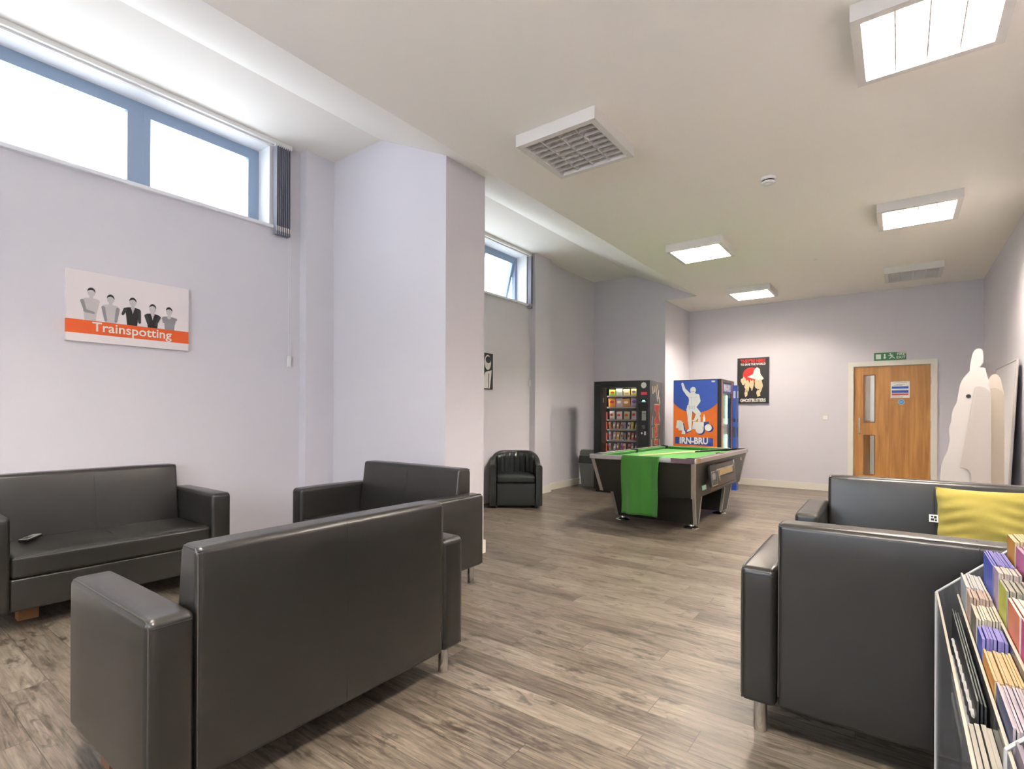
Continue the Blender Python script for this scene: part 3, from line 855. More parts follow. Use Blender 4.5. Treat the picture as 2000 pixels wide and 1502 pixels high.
# ------------------------------------------------------------------ tub chair
t = thing('tub_chair', 'small black leather tub chair beyond the pier under the second window', 'chair', (-4.485, 6.13, 0), R(38))
t.scale = (1.14, 1.08, 1.0)
def tub(r_out, th, z0, ztop, y_front, name, m, parent):
    # U-shaped wall: straight arms running back into a half round, top edge rising to the back
    path = []
    n1, n2 = 6, 22
    for k in range(n1): path.append((r_out, y_front + (0.02 - y_front) * k / n1, -1, 0))
    for k in range(n2 + 1):
        a = PI * k / n2
        path.append((r_out * math.cos(a), 0.02 + r_out * 0.86 * math.sin(a), 0, a))
    for k in range(1, n1 + 1): path.append((-r_out, 0.02 + (y_front - 0.02) * k / n1, -1, PI))
    m_ = MB(); vs = []; fs = []
    prof = [(0.0, 0.0), (0.0, 0.5), (0.0, 0.94), (0.12, 0.985), (0.4, 1.0), (0.65, 1.0), (0.9, 0.985), (1.0, 0.94), (1.0, 0.5), (1.0, 0.0)]
    N = len(prof)
    for (x, y, fl, a) in path:
        if fl == -1: nx, ny = (-1 if x > 0 else 1), 0
        else: nx, ny = -math.cos(a), -math.sin(a)
        u = max(0.0, min(1.0, (y + 0.08) / (r_out * 0.86 + 0.06)))
        zt = ztop(u)
        for (p, q) in prof:
            vs.append((x + nx * th * p, y + ny * th * p, z0 + (zt - z0) * q))
    for i in range(len(path) - 1):
        for k in range(N - 1):
            a = i * N + k
            fs.append((a, a + 1, a + N + 1, a + N))
        fs.append((i * N, (i + 1) * N, (i + 1) * N + N - 1, i * N + N - 1))
    fs.append(tuple(range(N))); fs.append(tuple(range((len(path) - 1) * N, len(path) * N)))
    return m_.add(vs, fs).build(name, m, parent, True)
sm = lambda u: u * u * (3 - 2 * u)
TUBL = mat('green_black_leather', '232826', 0.34, bump=0.2, bscale=160, coat=0.15)
shell = tub(0.32, 0.075, 0.035, lambda u: 0.60 + 0.175 * sm(u), -0.30, 'shell', TUBL, t)
inner = MB()
# pleated inner back
vs = []; fs = []; na = 60
for k in range(na + 1):
    a = R(12) + R(156) * k / na
    rr_ = 0.238 + 0.006 * abs(math.sin(k * PI / 7.5))
    for j in range(7):
        u = j / 6
        z = 0.40 + (0.742 - 0.40) * u * (0.86 + 0.14 * math.sin(a)) 
        r2 = rr_ - 0.014 * (1 - abs(math.sin(k * PI / 7.5))) * (0.4 + 0.6 * u)
        vs.append((r2 * math.cos(a), 0.02 + r2 * 0.86 * math.sin(a), z))
for k in range(na):
    for j in range(6):
        a = k * 7 + j; fs.append((a, a + 1, a + 8, a + 7))
io = inner.add(vs, fs).build('inner_back', TUBL, t, True)
sd = io.modifiers.new('thick', 'SOLIDIFY'); sd.thickness = 0.012; sd.offset = 0
MB().rbox(0.24, 0.25, 0.05, 0.028, (0, -0.045, 0.40), bulge=(0, 0.006, 0.018), n=6).build('seat', TUBL, t, True)
MB().rbox(0.238, 0.02, 0.155, 0.012, (0, -0.275, 0.19), n=3).build('front_panel', TUBL, t, True)
MB().tube([(-0.236, -0.297, 0.348), (0.236, -0.297, 0.348)], 0.004, 6).build('piping', SEAM, t, True)
for sx in (-1, 1):
    MB().tube([(sx * 0.318, -0.302, 0.05), (sx * 0.318, -0.302, 0.57), (sx * 0.31, -0.30, 0.594), (sx * 0.282, -0.30, 0.603), (sx * 0.254, -0.30, 0.594), (sx * 0.247, -0.302, 0.57), (sx * 0.247, -0.302, 0.05)], 0.004, 6).build('piping', PIPING, t, True)
    for sy in (-0.25, 0.2):
        MB().cyl((sx * 0.24, sy, 0), (sx * 0.24, sy, 0.04), 0.018, n=12).build('foot', BLACK, t, True)

# easel whose leg shows past the pier
t = thing('easel', 'thin white metal easel mostly hidden behind the pier', 'easel', (-4.42, 4.85, 0), R(20))
for (x0, y0, x1, y1) in ((-0.22, 0.0, -0.05, 0.28), (0.22, 0.0, 0.05, 0.28), (0, 0.62, 0, 0.32)):
    MB().cyl((x0 if x0 else 0, y0 if y0 != 0.62 else 0.60, 0), (x1, y1, 1.15), 0.009, n=10).build('leg', WHITE, t, True)
MB().box(-0.2, 0.2, 0.10, 0.135, 0.55, 0.57).build('tray', WHITE, t)

# ------------------------------------------------------------------ waste bin
t = thing('waste_bin', 'grey plastic swing-lid bin on the floor left of the snack machine', 'bin', (-4.60, 8.62, 0), R(6))
def frustum(x0, y0, z0, x1, y1, z1, mb=None, r=0.03):
    mb = mb or MB(); vs = []; n = 6
    def ring(hx, hy, z):
        out = []
        for (cx, cy, a0) in ((hx - r, hy - r, 0), (-hx + r, hy - r, 90), (-hx + r, -hy + r, 180), (hx - r, -hy + r, 270)):
            for k in range(n):
                a = R(a0 + 90 * k / (n - 1)); out.append((cx + r * math.cos(a), cy + r * math.sin(a), z))
        return out
    a = ring(x0, y0, z0); b2 = ring(x1, y1, z1); N = len(a)
    fs = [(k, (k + 1) % N, N + (k + 1) % N, N + k) for k in range(N)] + [tuple(reversed(range(N))), tuple(range(N, 2 * N))]
    return mb.add(a + b2, fs)
frustum(0.13, 0.11, 0.0, 0.165, 0.14, 0.43).build('body', mat('bin_grey', '7d7e78', 0.5), t, True)
frustum(0.176, 0.15, 0.425, 0.176, 0.15, 0.455).build('rim', mat('bin_dark', '3f403f', 0.45), t, True)
frustum(0.172, 0.146, 0.455, 0.165, 0.138, 0.56).build('lid_hood', mat('bin_dark', '3f403f', 0.45), t, True)
m_ = MB(); m_.prism([(-0.13, 0.55), (-0.12, 0.63), (-0.06, 0.665), (0.06, 0.665), (0.12, 0.63), (0.13, 0.55)], -0.15, 0.15, 'yz')
m_.build('swing_flap', mat('bin_grey', '7d7e78', 0.5), t)

# ------------------------------------------------------------------ pool table
TX, TY, TW, TL, TZ = -2.36, 6.77, 1.26, 2.36, 0.84
t = thing('pool_table', 'coin-operated pool table with green baize, black sides and metal trim', 'pool table', (TX, TY, 0))
BODY = mat('pool_body_black', '24241f', 0.32, bump=0.05, bscale=90)
hw, hl = TW / 2, TL / 2
def taper(x0, x1, y0, y1, z1, X0, X1, Y0, Y1, z0, mb=None):
    mb = mb or MB()
    vs = [(X0, Y0, z0), (X1, Y0, z0), (X1, Y1, z0), (X0, Y1, z0), (x0, y0, z1), (x1, y0, z1), (x1, y1, z1), (x0, y1, z1)]
    return mb.add(vs, [(0, 3, 2, 1), (4, 5, 6, 7), (0, 1, 5, 4), (1, 2, 6, 5), (2, 3, 7, 6), (3, 0, 4, 7)])
bz1, bz0 = TZ - 0.05, 0.39
ins0, ins1 = 0.02, 0.066
body = taper(-hw + ins0, hw - ins0, -hl + ins0, hl - ins0, bz1, -hw + ins1, hw - ins1, -hl + 0.17, hl - 0.17, bz0).build('cabinet', BODY, t)
# metal trims up the four corners of the cabinet
def strip(p, q, wdt, dx, dy):
    m_ = MB(); a = Vector(p); b2 = Vector(q)
    vs = []
    for P in (a, b2):
        for (ox, oy) in ((-0.008 * dx, -0.008 * dy), (wdt * dx * -1, -0.008 * dy), (-wdt * dx, 0.004 * dy), (0.006 * dx, 0.006 * dy), (0.004 * dx, -wdt * dy), (-0.008 * dx, -wdt * dy)):
            vs.append((P.x + ox, P.y + oy, P.z))
    n = 6
    fs = [(k, (k + 1) % n, n + (k + 1) % n, n + k) for k in range(n)] + [tuple(range(n)), tuple(reversed(range(n, 2 * n)))]
    return m_.add(vs, fs)
for sx in (-1, 1):
    for sy in (-1, 1):
        strip((sx * (hw - ins0), sy * (hl - ins0), bz1), (sx * (hw - ins1), sy * (hl - 0.17), bz0), 0.035, sx, sy).build('corner_trim', ALU, body)
# two pedestal legs
for sy in (-1, 1):
    if sy < 0: ya, yb, yA, yB = -0.84, -0.58, -0.72, -0.62
    else: ya, yb, yA, yB = 0.40, 0.76, 0.36, 0.62
    px, pX = 0.515, 0.49
    lg = taper(-px, px, ya, yb, bz0, -pX, pX, yA, yB, 0.055).build('leg', BODY, t)
    for sx in (-1, 1):
        for (y1_, y0_, s2) in ((ya, yA, -1), (yb, yB, 1)):
            strip((sx * px, y1_, bz0 - 0.002), (sx * pX, y0_, 0.057), 0.028 if s2 < 0 else 0.012, sx, s2).build('corner_trim', ALU, lg)
        MB().lathe([(0.085, 0.0), (0.088, 0.006), (0.075, 0.018), (0.03, 0.028), (0.022, 0.056)], (sx * 0.425, (yA + yB) / 2, 0), n=28).build('foot', CHROME, lg, True)
# playing surface, cushions, rails
MB().box(-hw + 0.09, hw - 0.09, -hl + 0.09, hl - 0.09, bz1, TZ - 0.045).build('bed', BAIZE, t)
RAILW = mat('rail_dark_wood', '3a2f2c', 0.3)
rw = 0.075
for (nm, x0, x1, y0, y1) in (('a', -hw + 0.022, hw - 0.022, -hl + 0.022, -hl + rw), ('b', -hw + 0.022, hw - 0.022, hl - rw, hl - 0.022), ('c', -hw + 0.022, -hw + rw, -hl + rw, hl - rw), ('d', hw - rw, hw - 0.022, -hl + rw, hl - rw)):
    MB().box(x0, x1, y0, y1, bz1, TZ - 0.004).build('rail_cap', RAILW, t)
for (x0, x1, y0, y1) in ((-hw, hw, -hl, -hl + 0.022), (-hw, hw, hl - 0.022, hl), (-hw, -hw + 0.022, -hl + 0.022, hl - 0.022), (hw - 0.022, hw, -hl + 0.022, hl - 0.022)):
    MB().rbox((x1 - x0) / 2, (y1 - y0) / 2, 0.027, 0.008, ((x0 + x1) / 2, (y0 + y1) / 2, TZ - 0.027), n=2).build('rail_trim', ALU, t, True)
TAPE = mat('tape_purple_brown', '5b4650', 0.45, var=0.3, vscale=30); TAPE2 = mat('tape_tan', '8c6d3f', 0.5)
MB().box(hw - 0.27, hw - 0.012, -hl - 0.002, -hl + 0.01, TZ - 0.05, TZ + 0.0005).build('tape_patch', TAPE, t)
MB().box(hw - 0.02, hw + 0.002, -hl + 0.03, -hl + 0.17, TZ - 0.045, TZ + 0.0005).build('tape_patch', TAPE2, t)
MB().box(hw - 0.075, hw - 0.021, -hl + 0.2, hl - 0.3, TZ - 0.0045, TZ + 0.0002).build('tape_patch', TAPE, t)
def cushion_strip(p, q, inward):
    # triangular-nosed rubber cushion between two points
    p = Vector(p); q = Vector(q); n_ = Vector(inward); d_ = (q - p).normalized()
    prof = [(0, bz1 + 0.005, 0), (0, TZ - 0.006, 0), (0.05, TZ - 0.009, 1), (0.045, TZ - 0.022, 1), (0.02, bz1 + 0.005, 0.4)]
    vs = []
    for (P, sg) in ((p, 1), (q, -1)):
        for (o, z, k) in prof:
            v = P + n_ * o + d_ * sg * k * 0.035
            vs.append((v.x, v.y, z))
    N = len(prof)
    fs = [(k, (k + 1) % N, N + (k + 1) % N, N + k) for k in range(N)] + [tuple(range(N)), tuple(reversed(range(N, 2 * N)))]
    return MB().add(vs, fs)
rx, ry = hw - rw, hl - rw
g = 0.05
for sx in (-1, 1):
    cushion_strip((sx * rx, -ry + g), (sx * rx, -g * 0.8), (-sx, 0)).build('cushion_rubber', BAIZE, t)
    cushion_strip((sx * rx, g * 0.8), (sx * rx, ry - g), (-sx, 0)).build('cushion_rubber', BAIZE, t)
for sy in (-1, 1):
    cushion_strip((-rx + g, sy * ry), (rx - g, sy * ry), (0, -sy)).build('cushion_rubber', BAIZE, t)
for (x, y) in ((-rx, -ry), (rx, -ry), (-rx, ry), (rx, ry), (-rx - 0.012, 0), (rx + 0.012, 0)):
    MB().lathe([(0.048, bz1 + 0.001), (0.052, TZ - 0.0055), (0.058, TZ + 0.002), (0.044, TZ + 0.002), (0.040, bz1 + 0.006)], (x, y, 0), n=20).build('pocket', BLACK, t, True)
# coin mechanism and ball window on the right-hand side (local frame follows the sloping side)
ang = math.atan2(ins1 - ins0, bz1 - bz0)
SM = Matrix.Translation((hw - ins0 + 0.001, 0, bz1)) @ Matrix.Rotation(PI / 2, 4, 'Z') @ Matrix.Rotation(-ang, 4, 'X')
# in SM: x runs along +y of the table, y points inward, z up the side
def sidebox(name, x0, x1, z0, z1, d0, d1, m, parent):
    return MB().box(x0, x1, -d1, -d0, z0, z1, 0, SM).build(name, m, parent)
P_ = sidebox('side_panel', -0.72, 0.42, -0.34, -0.06, 0.0, 0.006, mat('pool_panel', '2f2b27', 0.25), t)
sidebox('panel_groove', -0.70, 0.40, -0.315, -0.31, 0.0, 0.008, BLACK, P_)
sidebox('ball_window', -0.42, 0.30, -0.20, -0.13, 0.006, 0.009, mat('ball_window_tan', 'a58a5a', 0.2), P_)
sidebox('window_frame_strip', -0.43, 0.32, -0.128, -0.118, 0.006, 0.014, ALU, P_)
sidebox('window_frame_strip', -0.43, 0.32, -0.212, -0.202, 0.006, 0.014, BLACK, P_)
cm = sidebox('coin_box', -0.70, -0.45, -0.30, -0.05, 0.006, 0.018, BLACK, P_)
for (a, b2, c_, d_) in ((-0.69, -0.48, -0.135, -0.125), (-0.69, -0.48, -0.29, -0.28), (-0.69, -0.68, -0.28, -0.135), (-0.49, -0.48, -0.28, -0.135)):
    sidebox('chrome_edge', a, b2, c_, d_, 0.018, 0.026, CHROME, cm)
sidebox('coin_tray', -0.66, -0.53, -0.22, -0.15, 0.018, 0.024, GREYP, cm)
sidebox('coin_handle', -0.48, -0.45, -0.25, -0.13, 0.02, 0.05, CHROME, cm)
sidebox('maker_plate', -1.00, -0.86, -0.30, -0.25, 0.0, 0.004, mat('plate_green_grey', '6f8f80', 0.4), t)
sidebox('small_plate', 0.78, 0.84, -0.09, -0.05, 0.0, 0.004, ALU, t)
sidebox('lock', 0.36, 0.385, -0.1, -0.05, 0.006, 0.016, CHROME, P_)

# green cloth over the near rail
n = 18; m2 = 26; vs = []; fs = []
x0c, x1c = -2.575, -2.125
yc = TY - hl
for i in range(n + 1):
    for j in range(m2 + 1):
        u = i / n; v = j / m2
        if v < 0.12:
            z = TZ + 0.004; y = yc + 0.055 * (1 - v / 0.12) - 0.004
        else:
            q = (v - 0.12) / 0.88
            z = TZ + 0.002 - q * 0.655
            y = yc - 0.010 - 0.012 * q - 0.022 * q ** 0.5 + 0.020 * math.sin(u * 9 + 2 * q) * q ** 0.5 + 0.013 * math.sin(u * 17 + 1 - 1.5 * q) * q ** 0.5
        x = x0c + (x1c - x0c) * u + 0.007 * math.sin(7 * v + 2) * (1 if i in (0, n) else 0.6) + 0.012 * v * (1 - u)
        vs.append((x, y, z))
for i in range(n):
    for j in range(m2):
        a = i * (m2 + 1) + j; fs.append((a, a + 1, a + m2 + 2, a + m2 + 1))
cl = MB().add(vs, fs).build('cloth', CLOTH, None, True)
sd = cl.modifiers.new('thick', 'SOLIDIFY'); sd.thickness = 0.004; sd.offset = 1
tag(cl, 'green cloth draped over the near end rail of the pool table', 'cloth')
# cue
t = thing('pool_cue', 'pale wooden pool cue with a black butt lying across the pool table', 'pool cue', (0, 0, 0))
pa = Vector((-2.60, 6.22, TZ - 0.036)); pb = Vector((-1.80, 7.58, TZ + 0.012)); 
pa = Vector((-2.62, 6.18, TZ - 0.038))
dd = (pb - pa)
MB().cyl(pa, pa + dd * 0.55, 0.006, 0.010, n=12).build('shaft', mat('cue_maple', 'd6bd88', 0.3), t, True)
MB().cyl(pa + dd * 0.55, pb, 0.010, 0.015, n=12).build('butt', mat('cue_butt', '1d1a18', 0.25), t, True)
MB().cyl(pa - dd.normalized() * 0.012, pa, 0.0055, 0.006, n=12).build('tip', mat('cue_tip_blue', '3d5f8a', 0.8), t, True)

# ------------------------------------------------------------------ snack vending machine
VK = mat('vend_black', '1a1b1c', 0.28)
t = thing('snack_machine', 'black snack vending machine with lit shelves behind glass', 'vending machine', (-3.765, 8.46, 0), R(7))
VM = t
W2_, D2_, H2_ = 0.475, 0.38, 1.875
c = MB()
wx0, wx1, wz0, wz1 = -0.36, 0.255, 0.46, 1.765
c.box(-W2_, W2_, D2_ - 0.03, D2_, 0.05, H2_); c.box(-W2_, -W2_ + 0.03, -D2_, D2_ - 0.03, 0.05, H2_); c.box(W2_ - 0.03, W2_, -D2_, D2_ - 0.03, 0.05, H2_)
c.box(-W2_ + 0.03, W2_ - 0.03, -D2_, D2_ - 0.03, H2_ - 0.03, H2_); c.box(-W2_ + 0.03, W2_ - 0.03, -D2_, D2_ - 0.03, 0.05, 0.09)
c.build('cabinet', VK, t)
MB().box(-W2_ + 0.02, W2_ - 0.02, -D2_ + 0.02, D2_ - 0.02, 0, 0.05).build('plinth', BLACK, t)
dr = MB(); y0, y1 = -D2_ - 0.045, -D2_ - 0.001
dr.box(-W2_, wx0, y0, y1, 0.06, H2_); dr.box(wx1, W2_, y0, y1, 0.06, H2_); dr.box(wx0, wx1, y0, y1, wz1, H2_); dr.box(wx0, wx1, y0, y1, 0.06, wz0)
do = dr.build('door', VK, t)
IN = mat('vend_interior', '2c2624', 0.5)
MB().box(wx0 + 0.0, wx0 + 0.075, -D2_ + 0.002, -D2_ + 0.03, wz0, wz1).build('inner_side_panel', mat('vend_inner_brown', '3f2f2c', 0.3), t)
MB().box(wx0, wx1 + 0.1, -D2_ + 0.42, -D2_ + 0.43, 0.4, wz1 + 0.05).build('interior_back', IN, t)
MB().box(wx0, wx1, y0 + 0.01, y0 + 0.016, wz0, wz1).build('glass', clear('vend_glass', (0.97, 0.97, 0.97, 1), 0.06), do)
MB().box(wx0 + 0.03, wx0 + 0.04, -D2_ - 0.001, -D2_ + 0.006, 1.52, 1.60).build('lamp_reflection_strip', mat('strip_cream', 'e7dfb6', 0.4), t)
MB().box(wx0 + 0.05, wx1 + 0.02, -D2_ + 0.03, -D2_ + 0.05, wz1 + 0.004, wz1 + 0.016).build('interior_lamp', emitter('vend_lamp', (1.0, 0.95, 0.75, 1), 4), t)
MB().box(wx0 + 0.055, wx0 + 0.068, -D2_ + 0.032, -D2_ + 0.045, 0.5, wz1 - 0.02).build('interior_lamp', emitter('vend_lamp_side', (1.0, 0.93, 0.8, 1), 2.2), t)
shelves = (1.635, 1.445, 1.235, 1.07, 0.885, 0.70)
ORG = mat('price_red', 'c2402c', 0.5)
for k, z in enumerate(shelves):
    sh = MB().box(wx0 + 0.08, wx1 + 0.05, -D2_ + 0.06, -D2_ + 0.40, z - 0.006, z).build('shelf', ALU, t)
    MB().box(wx0 + 0.08, wx1, -D2_ + 0.054, -D2_ + 0.06, z - 0.022, z + 0.002).build('price_strip', mat('price_white', '8d8a84', 0.5), sh)
    if k >= 2: MB().box(wx0 + 0.076, wx0 + 0.092, -D2_ + 0.04, -D2_ + 0.05, z, z + 0.125).build('red_marker', ORG, sh)
# selection panel
MB().box(0.29, 0.44, y0 - 0.003, y0, 0.72, 1.50).build('control_panel', BLACKG, do)
MB().prism(circ(0.375, 1.795, 0.046, 0.05, 8), y0 - 0.004, y0).build('shield_badge', mat('badge_silver', 'b9b8b6', 0.3, metal=0.4), do)
MB().box(0.33, 0.43, y0 - 0.004, y0, 1.64, 1.685).build('red_label', mat('label_red', 'b0303a', 0.4), do)
text_obj('lettering', 'Snacks', SW, do, face_my(0.38, y0 - 0.0045, 1.662), 0.035) if False else None
MB().box(0.335, 0.415, y0 - 0.006, y0 - 0.003, 1.50, 1.58).build('display', mat('lcd', '16231f', 0.15), do)
for (a, b2) in ((1.545, 0.02), (1.525, 0.03)): MB().box(0.375 - b2, 0.375 + b2, y0 - 0.0068, y0 - 0.006, a, a + 0.006).build('display_line', emitter('lcd_text', (0.4, 0.9, 0.8, 1), 0.8), do)
for r_ in range(8):
    for c_ in range(4):
        MB().box(0.348 + c_ * 0.0175, 0.361 + c_ * 0.0175, y0 - 0.007, y0 - 0.003, 1.225 + r_ * 0.0195, 1.238 + r_ * 0.0195).build('key', mat('key_grey', '908e88', 0.5), do)
for (a, b2, c_, d_) in ((0.335, 0.36, 1.0, 1.03), (0.385, 0.415, 0.985, 1.045), (0.35, 0.40, 1.13, 1.134), (0.355, 0.40, 1.10, 1.104)):
    MB().box(a, b2, y0 - 0.006, y0 - 0.003, c_, d_).build('coin_slot', mat('slot_silver', 'b5b3ad', 0.3, metal=0.6), do)
BAR = mat('bar_cream', 'c6b9a2', 0.5); BAR2 = mat('bar_brown', '6b4a35', 0.5)
rr = random.Random(5)
for (cx, cz, an, L_) in ((0.37, 0.93, -35, 0.05), (0.40, 0.83, 85, 0.05), (0.35, 0.79, 60, 0.05)):
    M_ = Matrix.Translation((cx, 0, cz)) @ Matrix.Rotation(R(an), 4, 'Y')
    MB().prism([(-L_, -0.012), (L_, -0.014), (L_, 0.013), (-L_, 0.012)], y0 - 0.002, y0 - 0.0005, M=M_).build('printed_bar', BAR if cz > 0.8 else BAR2, do)
MB().box(-0.30, 0.20, y0 - 0.012, y0, 0.16, 0.34).build('delivery_flap', BLACKG, do)
# graphics on the right flank
xs = W2_ + 0.0008
for (cy, cz, an, L_, m_) in ((-0.25, 1.72, 105, 0.06, BAR), (-0.12, 1.74, 75, 0.05, BAR), (0.0, 1.76, 60, 0.07, mat('bar_gold', 'c4a26a', 0.5)), (0.12, 1.66, 70, 0.08, BAR), (0.02, 1.62, 115, 0.08, mat('bar_silver', '9c9ca4', 0.4)), (0.2, 1.56, 110, 0.06, BAR), (-0.28, 1.36, 55, 0.07, BAR2), (-0.27, 1.22, 70, 0.08, mat('bar_silver', '9c9ca4', 0.4)), (-0.25, 1.02, 100, 0.09, BAR), (0.2, 1.28, 115, 0.08, BAR), (0.24, 1.06, 65, 0.07, BAR2), (-0.3, 0.84, 95, 0.07, BAR), (0.22, 0.84, 110, 0.06, BAR)):
    M_ = Matrix.Translation((0, cy, cz)) @ Matrix.Rotation(R(an), 4, 'X')
    vs2 = MB().prism([(-L_, -0.026), (L_, -0.022), (L_ + 0.01, 0.0), (L_, 0.024), (-L_, 0.026)], xs - 0.001, xs + 0.0012, 'yz', M=M_)
    vs2.build('printed_bar', m_, t)
MR = Matrix.Translation((xs, 0.02, 1.02)) @ Matrix.Rotation(PI / 2, 4, 'Z') @ Matrix.Rotation(PI / 2, 4, 'X') @ Matrix.Rotation(-PI / 2, 4, 'Z')
text_obj('lettering_outline', 'Mars', mat('mars_gold', 'dcae62', 0.4), t, MR, 0.42, ext=0.0012, bold=0.024, sx=1.12, spacing=1.05)
text_obj('lettering', 'Mars', mat('mars_red', 'cf2a1f', 0.4), t, Matrix.Translation((0.0012, 0, 0)) @ MR, 0.42, ext=0.0012, bold=0.010, sx=1.12, spacing=1.05)

# packets on the shelves: each its own thing, standing inside the machine
def bag_mesh(wd, ht, th):
    n = 8; vs = []; fs = []
    for side in (-1, 1):
        for i in range(n + 1):
            for j in range(n + 1):
                u = -1 + 2 * i / n; v = -1 + 2 * j / n
                p = (max(0, 1 - abs(u) ** 3) * max(0, 1 - abs(v) ** 4)) ** 0.6
                vs.append((u * wd / 2 * (1 - 0.04 * (1 - abs(v))), side * th / 2 * p, (v + 1) * ht / 2))
    for s_ in range(2):
        o = s_ * (n + 1) ** 2
        for i in range(n):
            for j in range(n):
                a = o + i * (n + 1) + j; q = (a, a + n + 1, a + n + 2, a + 1)
                fs.append(q if s_ == 0 else q[::-1])
    return vs, fs
VMM = Matrix.Translation(VM.location) @ Matrix.Rotation(R(7), 4, 'Z')
def packet(px, z, wd, ht, col, col2, label, name, cat, grp, tilt=0):
    vs, fs = bag_mesh(wd, ht, 0.035 if wd > 0.07 else 0.02)
    m_ = MB(); m_.add(vs, fs)
    c1 = mat('wrapper_' + col, col, 0.3)
    o = m_.build(name, c1, None, True)
    p = VMM @ Vector((px, -D2_ + 0.085, z + 0.001))
    jr = random.Random(int(px * 9173) + int(z * 771))
    o.location = p; o.rotation_euler = (R(jr.uniform(-7, 5)), R(tilt + jr.uniform(-4, 4)), R(7 + jr.uniform(-16, 16)))
    k_ = jr.uniform(0.86, 1.0); o.scale = (jr.uniform(0.84, 0.98), 1, k_)
    tag(o, label, cat, grp)
    b2 = MB(); b2.prism(circ(0, ht * 0.55, wd * 0.30, ht * 0.16, 12), -0.021 if wd > 0.07 else -0.0135, -0.014 if wd > 0.07 else -0.009)
    b2.build('printed_patch', mat('wrapper_' + col2, col2, 0.35), o)
    return o
cn = {'a8c83c': 'green', 'c9d6d2': 'pale blue', 'd8b88a': 'tan', 'd9cf6a': 'yellow', 'd58a2a': 'orange', 'b9a2b8': 'lilac', 'd08d3c': 'amber', 'ac93ad': 'mauve', 'd9cfc9': 'white', 'd2c4bc': 'cream', 'a8a078': 'olive', 'c9b9bd': 'pale pink', 'b98b54': 'gold', 'b29ba2': 'dusky pink', 'c08a66': 'copper', 'a87e50': 'bronze', '6f7fa8': 'slate blue', 'c8bcb4': 'ivory', 'b9a23c': 'mustard', 'c8b450': 'lemon', '8f8c96': 'silver', 'b49aa8': 'rose', 'cf9a4a': 'honey', 'a09a6e': 'khaki', '6d6e80': 'slate', 'c29a60': 'sand', 'a8465a': 'crimson', 'b83c38': 'red', 'a39a8a': 'stone', '8f9a9e': 'steel', 'a85a50': 'brick', '9c6a94': 'purple', 'c8a890': 'peach', 'b8442e': 'scarlet', '7a6a96': 'violet', '8a4a38': 'rust'}
rows = [(['a8c83c', 'c9d6d2', 'd8b88a', 'd9cf6a'], 0.13, 0.12, 'crisps'), (['d58a2a', 'b9a2b8', 'd08d3c', 'ac93ad'], 0.13, 0.155, 'crisps'), (['d9cfc9', 'd2c4bc', 'a8a078', 'c9b9bd'], 0.115, 0.15, 'sweets'),
        (['b98b54', 'b29ba2', 'c08a66', 'a87e50', '6f7fa8', 'c8bcb4', 'b9a23c', 'c8b450'], 0.05, 0.13, 'bar'),
        (['8f8c96', 'b49aa8', 'cf9a4a', 'a09a6e', '6d6e80', 'c29a60', 'a8465a', 'b83c38'], 0.05, 0.145, 'bar'),
        (['a39a8a', '8f9a9e', 'a85a50', '9c6a94', 'c8a890', 'b8442e', '7a6a96', '8a4a38'], 0.05, 0.14, 'bar')]
rn = ['top', 'second', 'third', 'fourth', 'fifth', 'lowest visible']
sec = ['c8302a', 'e8e2d2', 'e8e2d2', '5a3a8a', 'c83a2a', '2a3a6a', 'd8c04a', 'e8e2d2']
xa, xb = wx0 + 0.10, wx1 - 0.015
for k, (cols_, wd, ht, kind) in enumerate(rows):
    for i, col in enumerate(cols_):
        px = xa + (xb - xa) * (i + 0.5) / len(cols_)
        if kind == 'bar':
            packet(px, shelves[k], wd, ht, col, sec[i], '%s wrapped chocolate bar on the %s shelf of the snack machine' % (cn[col], rn[k]), 'chocolate_bar', 'chocolate bar', 'chocolate bars in the snack machine, shelf %s' % rn[k], tilt=(-6, 7, 3, 8, -4, 9, 4, 12)[i])
        elif kind == 'crisps':
            packet(px, shelves[k], wd, ht, col, sec[i], '%s crisp packet on the %s shelf of the snack machine' % (cn[col], rn[k]), 'crisp_packet', 'crisp packet', 'crisp packets in the snack machine')
        else:
            packet(px, shelves[k], wd, ht, col, 'c8302a', '%s sweet bag on the %s shelf of the snack machine' % (cn[col], rn[k]), 'sweet_bag', 'sweet bag', 'sweet bags in the snack machine')

# ------------------------------------------------------------------ drinks machine
OR_ = mat('irn_orange', 'cc6418', 0.35); BL_ = mat('irn_blue', '2d4a9e', 0.35); FW = mat('irn_white', 'd9d8d4', 0.4); FD = mat('irn_shade', 'a9adc0', 0.4); DB = mat('irn_dark_blue', '233a82', 0.4)
t = thing('drinks_machine', 'orange and blue drinks vending machine reading IRN-BRU', 'vending machine', (-2.63, 8.93, 0), R(1))
W3, D3, H3 = 0.375, 0.42, 1.885
c = MB()
c.box(-W3, W3 - 0.05, -D3, D3, 0.06, H3)
c.build('cabinet', VK, t)
MB().box(-W3 + 0.02, W3 - 0.06, -D3 + 0.02, D3 - 0.02, 0, 0.06).build('plinth', BLACK, t)
y = -D3
MB().box(-W3, W3 - 0.055, y - 0.003, y, 0.4, H3 - 0.012).build('side_poster', OR_, t)
MB().box(-W3, W3 - 0.055, y - 0.0035, y, 0.06, 0.4).build('lower_side', DB, t)
uc = -0.03
def PX(zx): return -W3 + (zx - 85) / 620.0 * 0.695     # zoom picture x -> local x
def PZ(zy): return 1.873 - (zy - 428) / 832.0
